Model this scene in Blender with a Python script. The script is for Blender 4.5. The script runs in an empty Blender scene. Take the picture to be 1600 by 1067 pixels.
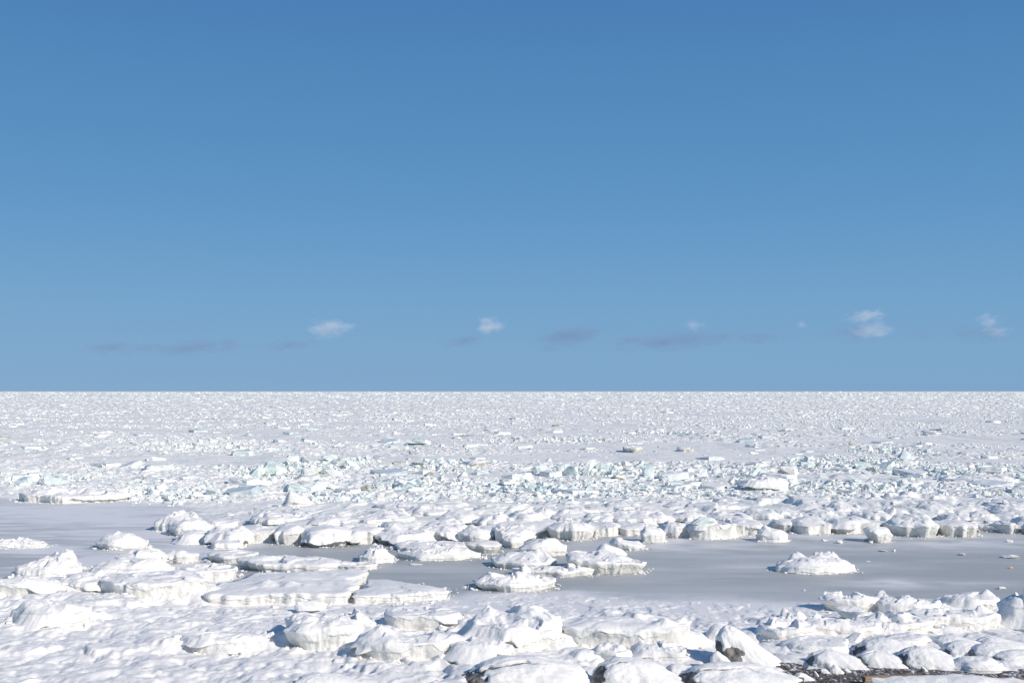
import bpy, bmesh, math, random
import numpy as np
from mathutils import Vector, Euler, Matrix

S = bpy.context.scene
COL = S.collection
rad = math.radians

# ------------------------------------------------------------------ camera
CAM_H = 10.0
FPX = 1600 * 40.0 / 36.0
PITCH = math.atan((611.0 - 533.5) / FPX)
cam_d = bpy.data.cameras.new('camera')
cam_d.lens = 40.0
cam_d.sensor_width = 36.0
cam_d.clip_start = 0.1
cam_d.clip_end = 90000.0
cam = bpy.data.objects.new('camera', cam_d)
cam.location = (0, 0, CAM_H)
cam.rotation_euler = (rad(90) + PITCH, 0, 0)
COL.objects.link(cam)
S.camera = cam

# ------------------------------------------------------------------ light
SUN_EL = rad(30)
SUN_AZ = math.atan2(0.80, -0.60)          # clockwise from +Y: right and behind the camera
to_sun = Vector((math.sin(SUN_AZ) * math.cos(SUN_EL), math.cos(SUN_AZ) * math.cos(SUN_EL), math.sin(SUN_EL)))
sun_d = bpy.data.lights.new('sun', 'SUN')
sun_d.energy = 3.95
sun_d.angle = rad(0.53)
sun_d.color = (1.0, 0.91, 0.82)
sun = bpy.data.objects.new('sun', sun_d)
sun.rotation_euler = to_sun.to_track_quat('Z', 'Y').to_euler()
sun.location = (40, -40, 60)
COL.objects.link(sun)

world = bpy.data.worlds.new('World')
S.world = world
world.use_nodes = True
nt = world.node_tree
nt.nodes.clear()
wo = nt.nodes.new('ShaderNodeOutputWorld')
bg = nt.nodes.new('ShaderNodeBackground')
sky = nt.nodes.new('ShaderNodeTexSky')
sky.sky_type = 'NISHITA'
sky.sun_disc = False
sky.sun_elevation = SUN_EL
sky.sun_rotation = SUN_AZ
sky.altitude = 50
sky.air_density = 1.0
sky.dust_density = 0.0
sky.ozone_density = 3.0
# clear cold air: grade of the sky colour by elevation only (direction z)
tc = nt.nodes.new('ShaderNodeTexCoord')
sep = nt.nodes.new('ShaderNodeSeparateXYZ')
ramp = nt.nodes.new('ShaderNodeValToRGB')
mul = nt.nodes.new('ShaderNodeMix')
mul.data_type = 'RGBA'
mul.blend_type = 'MULTIPLY'
mul.inputs[0].default_value = 1.0
nt.links.new(tc.outputs['Generated'], sep.inputs[0])
nt.links.new(sep.outputs['Z'], ramp.inputs[0])
SKY_GRADE = [(0.0, (121, 164, 203)), (0.04, (119, 163, 203)), (0.085, (111, 160, 202)), (0.168, (93, 147, 196)), (0.248, (82, 138, 188)),
             (0.324, (75, 127, 182)), (0.5, (64, 112, 170)), (1.0, (48, 92, 152))]


def lin(c):
    return tuple((v / 255 / 12.92) if v <= 10 else ((v / 255 + .055) / 1.055) ** 2.4 for v in c)


el = ramp.color_ramp.elements
while len(el) > 1:
    el.remove(el[-1])
el[0].position = 0.0
el[0].color = (*lin(SKY_GRADE[0][1]), 1)
for p, c in SKY_GRADE[1:]:
    e = el.new(p)
    e.color = (*lin(c), 1)
SKY_W = 0.11
scl = nt.nodes.new('ShaderNodeVectorMath')
scl.operation = 'SCALE'
scl.inputs['Scale'].default_value = 0.953 / SKY_W
nt.links.new(ramp.outputs[0], scl.inputs[0])
mul.blend_type = 'MIX'
mul.inputs[0].default_value = 0.96       # mostly the clear-air gradient, some of the Nishita sky's azimuth variation
# towards the sun (behind the camera) the Nishita sky's own brighter, whiter air takes over
mr = nt.nodes.new('ShaderNodeMapRange')
mr.inputs['From Min'].default_value = -0.45
mr.inputs['From Max'].default_value = 0.10
mr.inputs['To Min'].default_value = 0.40
mr.inputs['To Max'].default_value = 0.96
nt.links.new(sep.outputs['Y'], mr.inputs[0])
nt.links.new(mr.outputs[0], mul.inputs[0])
nt.links.new(sky.outputs[0], mul.inputs[6])
nt.links.new(scl.outputs[0], mul.inputs[7])
nt.links.new(mul.outputs[2], bg.inputs[0])
bg.inputs[1].default_value = SKY_W
nt.links.new(bg.outputs[0], wo.inputs[0])

S.view_settings.view_transform = 'Standard'
S.view_settings.look = 'None'
S.view_settings.gamma = 1.0
S.view_settings.use_curve_mapping = False
S.view_settings.exposure = 0.07
S.cycles.max_bounces = 12
S.cycles.diffuse_bounces = 10
S.cycles.volume_bounces = 1
S.cycles.use_denoising = True


# ------------------------------------------------------------------ noise
def _hash(xi, yi, zi, seed):
    h = (xi * 374761393 + yi * 668265263 + zi * 2147483647 + seed * 974634777) & 0xffffffff
    h = ((h ^ (h >> 13)) * 1274126177) & 0xffffffff
    h = ((h ^ (h >> 15)) * 2246822519) & 0xffffffff
    return (h ^ (h >> 16)) & 0xffffffff


def _fade(t):
    return t * t * t * (t * (t * 6 - 15) + 10)


def pn2(x, y, seed=0):
    x = np.asarray(x, float)
    y = np.asarray(y, float)
    x, y = np.broadcast_arrays(x, y)
    xi = np.floor(x).astype(np.int64)
    yi = np.floor(y).astype(np.int64)
    fx = x - xi
    fy = y - yi
    u = _fade(fx)
    v = _fade(fy)

    def g(ix, iy, dx, dy):
        a = _hash(ix, iy, ix * 0, seed) * (2 * math.pi / 4294967296.0)
        return np.cos(a) * dx + np.sin(a) * dy
    n00 = g(xi, yi, fx, fy)
    n10 = g(xi + 1, yi, fx - 1, fy)
    n01 = g(xi, yi + 1, fx, fy - 1)
    n11 = g(xi + 1, yi + 1, fx - 1, fy - 1)
    a = n00 + u * (n10 - n00)
    b = n01 + u * (n11 - n01)
    return (a + v * (b - a)) * 1.4


def pn3(x, y, z, seed=0):
    x, y, z = np.broadcast_arrays(np.asarray(x, float), np.asarray(y, float), np.asarray(z, float))
    xi = np.floor(x).astype(np.int64)
    yi = np.floor(y).astype(np.int64)
    zi = np.floor(z).astype(np.int64)
    fx, fy, fz = x - xi, y - yi, z - zi
    u, v, w = _fade(fx), _fade(fy), _fade(fz)
    r = 0
    for a in (0, 1):
        for b in (0, 1):
            for c in (0, 1):
                h = _hash(xi + a, yi + b, zi + c, seed)
                gx = (h & 1023) / 511.5 - 1
                gy = ((h >> 10) & 1023) / 511.5 - 1
                gz = ((h >> 20) & 1023) / 511.5 - 1
                d = gx * (fx - a) + gy * (fy - b) + gz * (fz - c)
                r = r + d * (u if a else 1 - u) * (v if b else 1 - v) * (w if c else 1 - w)
    return r * 1.1


def fbm2(x, y, o=4, seed=0, gain=0.5):
    a, s, f = 1.0, 0, 1.0
    for i in range(o):
        s = s + a * pn2(x * f, y * f, seed + i * 17)
        a *= gain
        f *= 2.03
    return s


def billow2(x, y, o=4, seed=0, gain=0.5):
    a, s, f = 1.0, 0, 1.0
    for i in range(o):
        s = s + a * (np.abs(pn2(x * f, y * f, seed + i * 17)) * 2 - 0.55)
        a *= gain
        f *= 2.03
    return s


def fbm3(x, y, z, o=3, seed=0, gain=0.5):
    a, s, f = 1.0, 0, 1.0
    for i in range(o):
        s = s + a * pn3(x * f, y * f, z * f, seed + i * 17)
        a *= gain
        f *= 2.03
    return s


def cell2(x, y, seed=0, k=14.0, tilt=1.0):
    """broken plates: nearest jittered cell's tilted plane, edges blended by k"""
    x, y = np.broadcast_arrays(np.asarray(x, float), np.asarray(y, float))
    xi = np.floor(x).astype(np.int64)
    yi = np.floor(y).astype(np.int64)
    D2, VV = [], []
    for a in (-1, 0, 1):
        for b in (-1, 0, 1):
            h = _hash(xi + a, yi + b, xi * 0, seed)
            g = _hash(xi + a, yi + b, xi * 0 + 7, seed)
            dx = x - (xi + a + (h & 1023) / 1023.0)
            dy = y - (yi + b + ((h >> 10) & 1023) / 1023.0)
            D2.append(dx * dx + dy * dy)
            VV.append(((h >> 20) & 1023) / 1023.0 - .5 + tilt * (((g & 1023) / 1023.0 - .5) * dx + (((g >> 10) & 1023) / 1023.0 - .5) * dy))
    m = np.minimum.reduce(D2)
    num = den = 0
    for d, v in zip(D2, VV):
        w = np.exp(-k * (d - m))
        num = num + w * v
        den = den + w
    return num / den


def sstep(a, b, x):
    t = np.clip((x - a) / (b - a), 0, 1)
    return t * t * (3 - 2 * t)


# ------------------------------------------------------------------ photo geometry -> world
CP, SP = math.cos(PITCH), math.sin(PITCH)


def slope(py):                 # dz/dy of the ray through photo row py
    v = (533.5 - py) / FPX
    return (SP + v * CP) / (CP - v * SP)


def side(px, py):              # dx/dy of the ray through photo pixel
    v = (533.5 - py) / FPX
    return ((px - 800.0) / FPX) / (CP - v * SP)


def ground(px, py, z=0.0):
    D = (z - CAM_H) / slope(py)
    return side(px, py) * D, D


def zat(py, D):
    return CAM_H + slope(py) * D


def rows(x, y, z):             # inverse: photo pixel of a world point
    dz = z - CAM_H
    dep = y * CP + dz * SP
    up = -y * SP + dz * CP
    return 800 + FPX * x / dep, 533.5 - FPX * up / dep


# ------------------------------------------------------------------ ground shapes
# line of the snow's edge on the near shore, as world y over world x
SH = [ground(px, py) for px, py in [(-500, 895), (0, 905), (45, 893), (125, 873), (250, 868), (310, 880), (360, 912), (545, 938), (720, 934), (800, 926), (900, 928), (1040, 936), (1160, 940), (1290, 944), (1420, 950), (1600, 962), (2100, 975)]]
SHX = np.array([p[0] for p in SH])
SHY = np.array([p[1] for p in SH])


def shore(x):
    return np.interp(x, SHX, SHY)


def base(x, y):                # smooth level of the near shore
    t = shore(x) - y
    return np.clip(t, -10, 6) * 0.012 + 0.42 * sstep(3.0, 16.0, t)


def base1(x, y):
    return float(base(np.array(x), np.array(y)))


# far edge of the open grey ice (start of the pack)
PK = [ground(px, py) for px, py in [(-900, 790), (-100, 786), (120, 790), (225, 800), (300, 826), (400, 836), (560, 838), (700, 842), (800, 845), (920, 836), (1000, 834), (1200, 832), (1300, 831), (1600, 828), (2400, 826)]]
PKX = np.array([p[0] for p in PK])
PKY = np.array([p[1] for p in PK])


def pack_h(x, y):
    t = y - np.interp(x, PKX, PKY)
    # the belt of snowed-in floes behind the edge, then rougher low ice
    right = sstep(-26, -14, x)
    belt = right * sstep(-0.5, 2.5, t) * (1 - sstep(17, 28, t))
    far = sstep(-2, 14, t)
    rnd = fbm2(x / 5.0, y / 7.0, 3, 5)
    z = -0.25 + 0.33 * far + 0.02 * rnd
    z = z + (1 - right) * sstep(-6, 12, t) * 0.12 * fbm2(x / 6.0, y / 2.0, 3, 77)
    wx, wy = x + .8 * fbm2(x / 2.0, y / 2.0, 3, 13), y + 1.1 * fbm2(x / 2.2, y / 2.6, 3, 15)
    bt = right * sstep(0.2, 0.9, t - .3 + 0.6 * fbm2(x / 1.5, y / 1.5, 2, 9)) * (1 - sstep(14, 27, t))
    z = z + bt * (0.66 + 0.42 * cell2(wx / 3.0, wy / 4.4, 11, 16, 1.3) + 0.16 * cell2(wx / 1.1, wy / 1.6, 12, 20, 1.3) + 0.2 * fbm2(x / 7, y / 8, 2, 14))
    belt = np.maximum(belt, bt)
    flat = sstep(-0.05, 0.25, fbm2(x / 60.0, y / 26.0, 2, 21))       # smooth snowed flats between the ridges
    rough = far * (1 - 0.8 * flat) * (1 - belt)
    amp = 0.22 + 0.35 * sstep(200, 1500, y)
    z = z + rough * amp * (0.9 * cell2(x / 1.5, y / 2.2, 31, 14, 1.4) + 0.8 * cell2(x / .55, y / .8, 32, 14, 1.4) + .9 * fbm2(x / 5, y / 9, 2, 33)) + rough * 0.1
    ridge = sstep(0.25, 0.6, fbm2(x / 90.0, y / 45.0, 2, 41))
    z = z + far * ridge * 0.5 * np.maximum(0, fbm2(x / 6.0, y / 9.0, 3, 51)) * (1 - belt)
    return z


# ------------------------------------------------------------------ mesh + tags
def npmesh(name, V, quads=None, tris=None, mats=(), midx=None, smooth=True):
    V = np.asarray(V, dtype=np.float32)
    nq = 0 if quads is None else len(quads)
    ntr = 0 if tris is None else len(tris)
    idx, tot = [], []
    if nq:
        idx.append(np.asarray(quads).ravel())
        tot.append(np.full(nq, 4))
    if ntr:
        idx.append(np.asarray(tris).ravel())
        tot.append(np.full(ntr, 3))
    idx = np.concatenate(idx).astype(np.int32)
    tot = np.concatenate(tot).astype(np.int32)
    start = np.concatenate([[0], np.cumsum(tot)[:-1]]).astype(np.int32)
    me = bpy.data.meshes.new(name)
    me.vertices.add(len(V))
    me.vertices.foreach_set('co', V.ravel())
    me.loops.add(len(idx))
    me.loops.foreach_set('vertex_index', idx)
    me.polygons.add(len(tot))
    me.polygons.foreach_set('loop_start', start)
    me.polygons.foreach_set('loop_total', tot)
    for m in mats:
        me.materials.append(m)
    if midx is not None:
        me.polygons.foreach_set('material_index', np.asarray(midx, dtype=np.int32))
    me.polygons.foreach_set('use_smooth', np.full(len(tot), bool(smooth)))
    me.update(calc_edges=True)
    return me


def link(name, me, parent=None, loc=None):
    o = bpy.data.objects.new(name, me)
    COL.objects.link(o)
    if parent is not None:
        o.parent = parent
    if loc is not None:
        o.location = loc
    return o


def tag(o, label, cat, group=None, kind=None):
    o['label'] = label
    o['category'] = cat
    if group:
        o['group'] = group
    if kind:
        o['kind'] = kind
    return o


def empty(name, loc):
    o = bpy.data.objects.new(name, None)
    o.empty_display_size = 0.2
    o.location = loc
    COL.objects.link(o)
    return o


def structure(name, me, loc=None):
    o = link(name, me, None, loc)
    o['kind'] = 'structure'
    return o


def grid_quads(nr, nc):
    i = np.arange(nr - 1)[:, None] * nc + np.arange(nc - 1)[None, :]
    i = i.ravel()
    return np.stack([i, i + 1, i + nc + 1, i + nc], 1)


# ------------------------------------------------------------------ materials
def new_mat(name):
    m = bpy.data.materials.new(name)
    m.use_nodes = True
    t = m.node_tree
    b = t.nodes['Principled BSDF']
    return m, t, b


def nd(t, typ, **kw):
    n = t.nodes.new(typ)
    for k, v in kw.items():
        setattr(n, k, v)
    return n


def noise(t, vec, scale, detail=4, rough=0.55):
    n = nd(t, 'ShaderNodeTexNoise')
    n.inputs['Scale'].default_value = scale
    n.inputs['Detail'].default_value = detail
    n.inputs['Roughness'].default_value = rough
    t.links.new(vec, n.inputs['Vector'])
    return n.outputs['Fac']


def rampc(t, fac, stops):
    r = nd(t, 'ShaderNodeValToRGB')
    e = r.color_ramp.elements
    while len(e) > 1:
        e.remove(e[-1])
    e[0].position = stops[0][0]
    c = stops[0][1]
    e[0].color = (*c, 1) if not isinstance(c, (int, float)) else (c, c, c, 1)
    for p, c in stops[1:]:
        q = e.new(p)
        q.color = (*c, 1) if not isinstance(c, (int, float)) else (c, c, c, 1)
    t.links.new(fac, r.inputs[0])
    return r.outputs[0]


def mixc(t, fac, a, b):
    m = nd(t, 'ShaderNodeMix', data_type='RGBA')
    for sock, val in ((0, fac), (6, a), (7, b)):
        if isinstance(val, (int, float)):
            m.inputs[sock].default_value = val
        elif isinstance(val, tuple):
            m.inputs[sock].default_value = (*val, 1)
        else:
            t.links.new(val, m.inputs[sock])
    return m.outputs[2]


def wpos(t, sx=1, sy=1, sz=1):
    g = nd(t, 'ShaderNodeNewGeometry')
    mp = nd(t, 'ShaderNodeMapping')
    mp.inputs['Scale'].default_value = (sx, sy, sz)
    t.links.new(g.outputs['Position'], mp.inputs['Vector'])
    return mp.outputs[0]


def bump(t, b, h, strength, dist):
    n = nd(t, 'ShaderNodeBump')
    n.inputs['Strength'].default_value = strength
    n.inputs['Distance'].default_value = dist
    t.links.new(h, n.inputs['Height'])
    t.links.new(n.outputs[0], b.inputs['Normal'])


def ice_like(name, c0, c1, c2, rough, bstr, bdist, scale=2.0, fine=9.0, sss=0.0, zs=1.0):
    m, t, b = new_mat(name)
    p = wpos(t, 1, 1, zs)
    n1 = noise(t, p, scale, 5, 0.6)
    col = rampc(t, n1, [(0.32, c2), (0.48, c1), (0.66, c0)])
    t.links.new(col, b.inputs['Base Color'])
    b.inputs['Roughness'].default_value = rough
    b.inputs['Specular IOR Level'].default_value = 0.25
    n2 = noise(t, p, fine, 5, 0.65)
    bump(t, b, n2, bstr, bdist)
    if sss:
        b.inputs['Subsurface Weight'].default_value = sss
        b.inputs['Subsurface Radius'].default_value = (0.12, 0.28, 0.36)
        b.inputs['Subsurface Scale'].default_value = 0.6
    return m


M_SNOW = ice_like('snow', (0.87, 0.85, 0.80), (0.85, 0.835, 0.79), (0.80, 0.795, 0.765), 0.75, 0.7, 0.045, 0.7, 7.0)
M_SIDE = ice_like('ice_wall', (0.80, 0.785, 0.745), (0.74, 0.73, 0.685), (0.52, 0.545, 0.515), 0.55, 0.7, 0.07, 1.5, 8.0, zs=0.6)
M_WALL = ice_like('snow_plastered_wall', (0.84, 0.825, 0.78), (0.77, 0.76, 0.715), (0.56, 0.58, 0.555), 0.6, 0.8, 0.07, 1.8, 7.0, zs=0.7)
M_BLOCK = ice_like('white_ice', (0.87, 0.86, 0.80), (0.81, 0.82, 0.78), (0.64, 0.70, 0.69), 0.5, 0.4, 0.05, 1.3, 7.0)
M_AQUA = ice_like('aqua_ice', (0.81, 0.85, 0.81), (0.73, 0.80, 0.76), (0.58, 0.70, 0.67), 0.38, 0.35, 0.04, 0.9, 6.0)
M_BLUE_SHADE = ice_like('blue_grey_shaded_ice', (0.70, 0.74, 0.73), (0.56, 0.63, 0.64), (0.42, 0.51, 0.54), 0.4, 0.4, 0.04, 1.1, 7.0)  # blue-grey ice; also puts the shade of shaded blocks into their colour
M_DIRT_SHADE = ice_like('dirty_shaded_ice', (0.70, 0.69, 0.61), (0.52, 0.51, 0.44), (0.27, 0.27, 0.22), 0.7, 0.6, 0.06, 1.6, 8.0)  # dirt tone, also painted in for the dark crevice shade under slabs
M_ROCK = ice_like('dark_rock', (0.30, 0.28, 0.26), (0.17, 0.16, 0.15), (0.07, 0.067, 0.064), 0.85, 0.8, 0.06, 3.0, 10.0)


# ------------------------------------------------------------------ setting: frozen sea, pack, shore
def make_frozen_sea():
    m, t, b = new_mat('grey_sea_ice')
    p1 = wpos(t, 0.03, 0.11, 1)
    p2 = wpos(t, 0.16, 0.9, 1)
    p3 = wpos(t, 1, 1, 1)
    big = rampc(t, noise(t, p1, 2.2, 3, 0.55), [(0.46, 0.0), (0.72, 1.0)])
    stk = rampc(t, noise(t, p2, 1.6, 6, 0.62), [(0.50, 0.0), (0.80, 1.0)])
    at = nd(t, 'ShaderNodeAttribute', attribute_name='dust')
    gr = noise(t, p3, 7.0, 5, 0.7)
    grain = rampc(t, gr, [(0.3, (0.385, 0.405, 0.385)), (0.7, (0.46, 0.475, 0.45))])
    a1 = nd(t, 'ShaderNodeMath', operation='MULTIPLY')
    t.links.new(big, a1.inputs[0])
    a1.inputs[1].default_value = 0.34
    a2 = nd(t, 'ShaderNodeMath', operation='MULTIPLY_ADD')
    t.links.new(stk, a2.inputs[0])
    a2.inputs[1].default_value = 0.20
    t.links.new(a1.outputs[0], a2.inputs[2])
    a3 = nd(t, 'ShaderNodeMath', operation='ADD', use_clamp=True)
    t.links.new(a2.outputs[0], a3.inputs[0])
    t.links.new(at.outputs['Fac'], a3.inputs[1])
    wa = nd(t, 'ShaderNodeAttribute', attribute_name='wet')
    wet_shade_c = mixc(t, wa.outputs['Fac'], grain, (0.13, 0.15, 0.15))  # darker ice colour: wet slush with the overhang shade painted in
    col = mixc(t, a3.outputs[0], wet_shade_c, (0.83, 0.815, 0.78))
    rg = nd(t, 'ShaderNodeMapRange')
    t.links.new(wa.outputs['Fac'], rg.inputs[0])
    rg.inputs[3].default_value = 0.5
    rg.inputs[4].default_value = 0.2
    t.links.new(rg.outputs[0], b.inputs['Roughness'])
    t.links.new(col, b.inputs['Base Color'])
    b.inputs['Roughness'].default_value = 0.55
    b.inputs['Specular IOR Level'].default_value = 0.3
    bump(t, b, gr, 0.25, 0.02)
    xs = np.concatenate([np.linspace(-130, -48, 120)[:-1], np.linspace(-48, 48, 440), np.linspace(48, 130, 120)[1:]])
    ys = np.concatenate([np.linspace(20, 46, 14)[:-1], np.linspace(46, 110, 400), np.linspace(112, 170, 30)])
    X, Y = np.meshgrid(xs, ys)
    V = np.stack([X.ravel(), Y.ravel(), np.zeros(X.size)], 1)
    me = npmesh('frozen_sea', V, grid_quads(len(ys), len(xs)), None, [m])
    # wind-blown snow lying on the grey ice
    d = np.zeros(X.size)
    x, y = V[:, 0], V[:, 1]
    wob = fbm2(x / 3.0, y / 2.0, 4, 301)
    for (px, py, rx, ry, a) in [(1400, 911, 95, 8, .50), (1330, 884, 120, 7, .22), (1180, 882, 100, 6, .22), (1420, 940, 60, 6, .25), (1010, 905, 60, 8, .10),
                                (1540, 912, 70, 5, .30), (1300, 925, 50, 5, .12), (1100, 855, 260, 12, .28), (1500, 850, 200, 10, .30), (1040, 845, 60, 8, .4), (1330, 839, 300, 6, .42),
                                (160, 812, 150, 9, .32), (60, 800, 160, 9, .45), (260, 835, 80, 6, .28), (120, 832, 140, 3, .2), (60, 858, 60, 9, .45), (290, 860, 160, 10, .18), (470, 861, 70, 7, -.02),
                                (1250, 933, 90, 12, .1), (800, 940, 90, 10, .3)]:
        cx, cy = ground(px, py)
        wx = rx / FPX * cy
        wy = ry / FPX * cy * cy / CAM_H
        q = ((x - cx) / wx) ** 2 + ((y - cy) / wy) ** 2
        d += 1.5 * a * np.exp(-q * 1.3) * (1 + 0.9 * wob)
    ts = shore(x) - y + 1.0 * fbm2(x / 4.0, y / 3.0, 4, 77) + 0.4 * fbm2(x / 0.6, y / 0.8, 3, 99)
    d += sstep(-2.2, 1.5, ts) * 0.95
    left = 1 - sstep(-22, -12, x)
    tp = y - np.interp(x, PKX, PKY) + 2.5 * fbm2(x / 9.0, y / 2.5, 4, 55)
    d += left * sstep(-38, 4, tp) * 0.8 * (0.55 + 1.3 * np.maximum(0, fbm2(x / 7, y / 1.3, 4, 401)))
    d += left * sstep(80, 60, y) * .0 + left * .5 * sstep(-.1, .5, fbm2(x / 4.5, y / .9, 4, 403))
    d += .10 * sstep(.1, .6, fbm2(x / 9, y / 3.0, 4, 405))
    wet = np.zeros(X.size)  # wet slush plus painted overhang shade round floe feet, stronger on the left
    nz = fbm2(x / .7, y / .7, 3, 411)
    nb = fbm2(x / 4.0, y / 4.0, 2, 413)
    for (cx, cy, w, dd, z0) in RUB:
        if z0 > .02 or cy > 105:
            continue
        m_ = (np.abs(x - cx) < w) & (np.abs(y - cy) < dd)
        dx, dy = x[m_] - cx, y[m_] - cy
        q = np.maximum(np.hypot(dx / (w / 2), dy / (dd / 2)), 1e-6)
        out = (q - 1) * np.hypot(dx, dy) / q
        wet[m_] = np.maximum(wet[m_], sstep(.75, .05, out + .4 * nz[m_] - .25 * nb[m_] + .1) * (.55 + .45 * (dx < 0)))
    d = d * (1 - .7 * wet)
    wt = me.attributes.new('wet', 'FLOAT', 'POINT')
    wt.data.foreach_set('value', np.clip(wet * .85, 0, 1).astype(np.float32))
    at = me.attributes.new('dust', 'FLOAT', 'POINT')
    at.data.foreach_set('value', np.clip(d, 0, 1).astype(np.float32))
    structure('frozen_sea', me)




def make_pack():
    m, t, b = new_mat('pack_snow')
    p = wpos(t)
    n1 = noise(t, wpos(t, 0.5, 0.25, 1), 0.5, 6, 0.65)
    c1 = rampc(t, n1, [(0.30, (0.66, 0.70, 0.68)), (0.45, (0.85, 0.84, 0.78)), (0.65, (0.90, 0.885, 0.81))])
    n2 = noise(t, wpos(t, 0.2, 0.02, 1), 0.35, 5, 0.7)
    c2 = rampc(t, n2, [(0.34, (0.82, 0.86, 0.87)), (0.46, (1, 1, 1)), (1, (1, 1, 1))])
    mm = nd(t, 'ShaderNodeMix', data_type='RGBA', blend_type='MULTIPLY')
    mm.inputs[0].default_value = 0.8
    t.links.new(c1, mm.inputs[6])
    t.links.new(c2, mm.inputs[7])
    t.links.new(mm.outputs[2], b.inputs['Base Color'])
    b.inputs['Roughness'].default_value = 0.75
    b.inputs['Specular IOR Level'].default_value = 0.2
    bump(t, b, noise(t, p, 2.2, 6, 0.65), 0.5, 0.12)
    # rows get sparser with distance, columns fan out: finer where one can look closer
    near = np.arange(72, 112, 0.13)
    vs = np.linspace(FPX * CAM_H / 112.2, 5.0, 640)
    far = FPX * CAM_H / vs
    out = np.array([4200, 5200, 7000, 10000, 16000, 26000, 45000.])
    D = np.concatenate([near, far, out])
    tx = np.linspace(-0.66, 0.66, 1300)
    X = D[:, None] * tx[None, :]
    Y = np.repeat(D[:, None], len(tx), 1)
    Z = pack_h(X.ravel(), Y.ravel()).reshape(X.shape)
    # far rows: unresolved hummocks as seeded height steps
    k = sstep(250, 900, Y)
    rs = np.random.RandomState(3)
    Z = Z + k * (rs.rand(*X.shape) ** 2) * np.clip(Y / 1500.0, 0.2, 1.5) * 1.0
    Z[-7:] = np.minimum(Z[-7:], 0.3)
    V = np.stack([X.ravel(), Y.ravel(), Z.ravel()], 1)
    structure('pack_ice_field', npmesh('pack_ice_field', V, grid_quads(len(D), len(tx)), None, [m]))


make_pack()

GRAVEL = [(1390, 1062, 200, 20), (1500, 1050, 200, 12), (1225, 1041, 34, 6), (1600, 1062, 90, 18), (1290, 1066, 60, 7)]


def gravel_mask(x, y):
    g = np.zeros(np.shape(x))
    for (px, py, rx, ry) in GRAVEL:
        cx, cy = ground(px, py, 0.42)
        wx = rx / FPX * cy
        wy = ry / FPX * cy * cy / CAM_H
        q = ((x - cx) / wx) ** 2 + ((y - cy) / wy) ** 2
        g = np.maximum(g, 1.25 - q)
    return g


# long drift crests and hollows seen on the near snow: (px, py) lines with height
def shore_h(x, y):
    t = shore(x) - y
    tn = t + 1.2 * fbm2(x / 3.0, y / 3.0, 3, 201)
    amp = sstep(0.5, 7.0, tn)
    leftm = 1 - sstep(2.0, 9.0, x)
    # wind-packed drifts: warped, elongated towards the right
    wx = x + 0.9 * fbm2(x / 2.3, y / 3.0, 3, 207)
    wy = y + 1.0 * fbm2(x / 2.9, y / 2.4, 3, 209)
    c, s = math.cos(rad(24)), math.sin(rad(24))
    a = (wx * c + wy * s)
    q = (-wx * s + wy * c)
    dr = billow2(a / 7.0, q / 3.4, 4, 211, 0.36)
    dr2 = 1 - np.abs(pn2(a / 1.9, q / 0.75, 221)) * 2
    lump = billow2(x / 1.5, y / 1.7, 4, 231, 0.52)
    z = base(x, y) - 0.03
    z = z + 0.045 * sstep(-0.6, 0.8, t + 0.8 * fbm2(x / 1.6, y / 1.6, 4, 91))
    cx_, cy_ = x + .7 * fbm2(x / 1.4, y / 1.4, 3, 213), y + .8 * fbm2(x / 1.4, y / 1.6, 3, 215)
    pl = 0.22 * cell2(cx_ / 2.9, cy_ / 3.3, 217, 26, 1.3) + 0.07 * cell2(cx_ / 0.9, cy_ / 1.3, 219, 24, 1.3) * sstep(-.2, .3, fbm2(x / 4, y / 4, 2, 225))
    z = z + amp * (0.35 + 0.65 * leftm) * (0.08 * dr + 0.03 * dr2) + amp * (0.5 + .5 * leftm) * pl
    lm = sstep(-.25, .45, fbm2(x / 5, y / 4, 2, 233))
    z = z + amp * (.4 + .6 * leftm) * .045 * cell2(cx_ / .36, cy_ / .55, 223, 26, 1.5) * sstep(-.1, .35, fbm2(x / 2.2, y / 1.6, 3, 227))
    z = z + amp * 0.05 * lump * lm
    flat = sstep(-1, 1.5, t) * 0.016
    z = z + flat * (fbm2(x / 0.35, y / 0.5, 3, 241) + np.maximum(0, fbm2(x / 1.1, y / 1.0, 3, 251)))
    beach = sstep(6.5, 10.0, x) * sstep(13.5, 16.5, t)
    z = z - beach * (amp * 0.04 * lump * lm + amp * (0.5 + .5 * leftm) * .8 * pl)
    z = z + bank(x, y) * (1 - beach * .6)
    g = gravel_mask(x, y)
    z = z - sstep(-0.1, 0.35, g + 0.45 * fbm2(x / 0.9, y / 1.3, 4, 261)) * (0.12 - 0.10 * np.maximum(0, fbm2(x / 0.35, y / 0.7, 3, 271)))
    return z


BANK = []      # snow banked against floes: (cx, cy, half width, half depth, height, seed)


def bank(x, y):
    z = np.zeros(np.shape(x))
    if not BANK:
        return z
    nz = fbm2(x / 1.0, y / 1.0, 3, 291)
    for (cx, cy, a, b, h, sd) in BANK:
        m = (np.abs(x - cx) < a + 3) & (np.abs(y - cy) < b + 3.5)
        if not m.any():
            continue
        dx, dy = (x[m] - cx), (y[m] - cy)
        q = np.maximum(np.hypot(dx / a, dy / b), 1e-6)
        out = (q - 1) * np.hypot(dx, dy) / q + .45 * nz[m]
        sidem = sstep(-.85, -.1, dy / b + .5 * np.sin(sd) * dx / a + .3 * nz[m])
        z[m] = np.maximum(z[m], h * .74 * sstep(2.0, -.3, out) * sidem)
    return z


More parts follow.
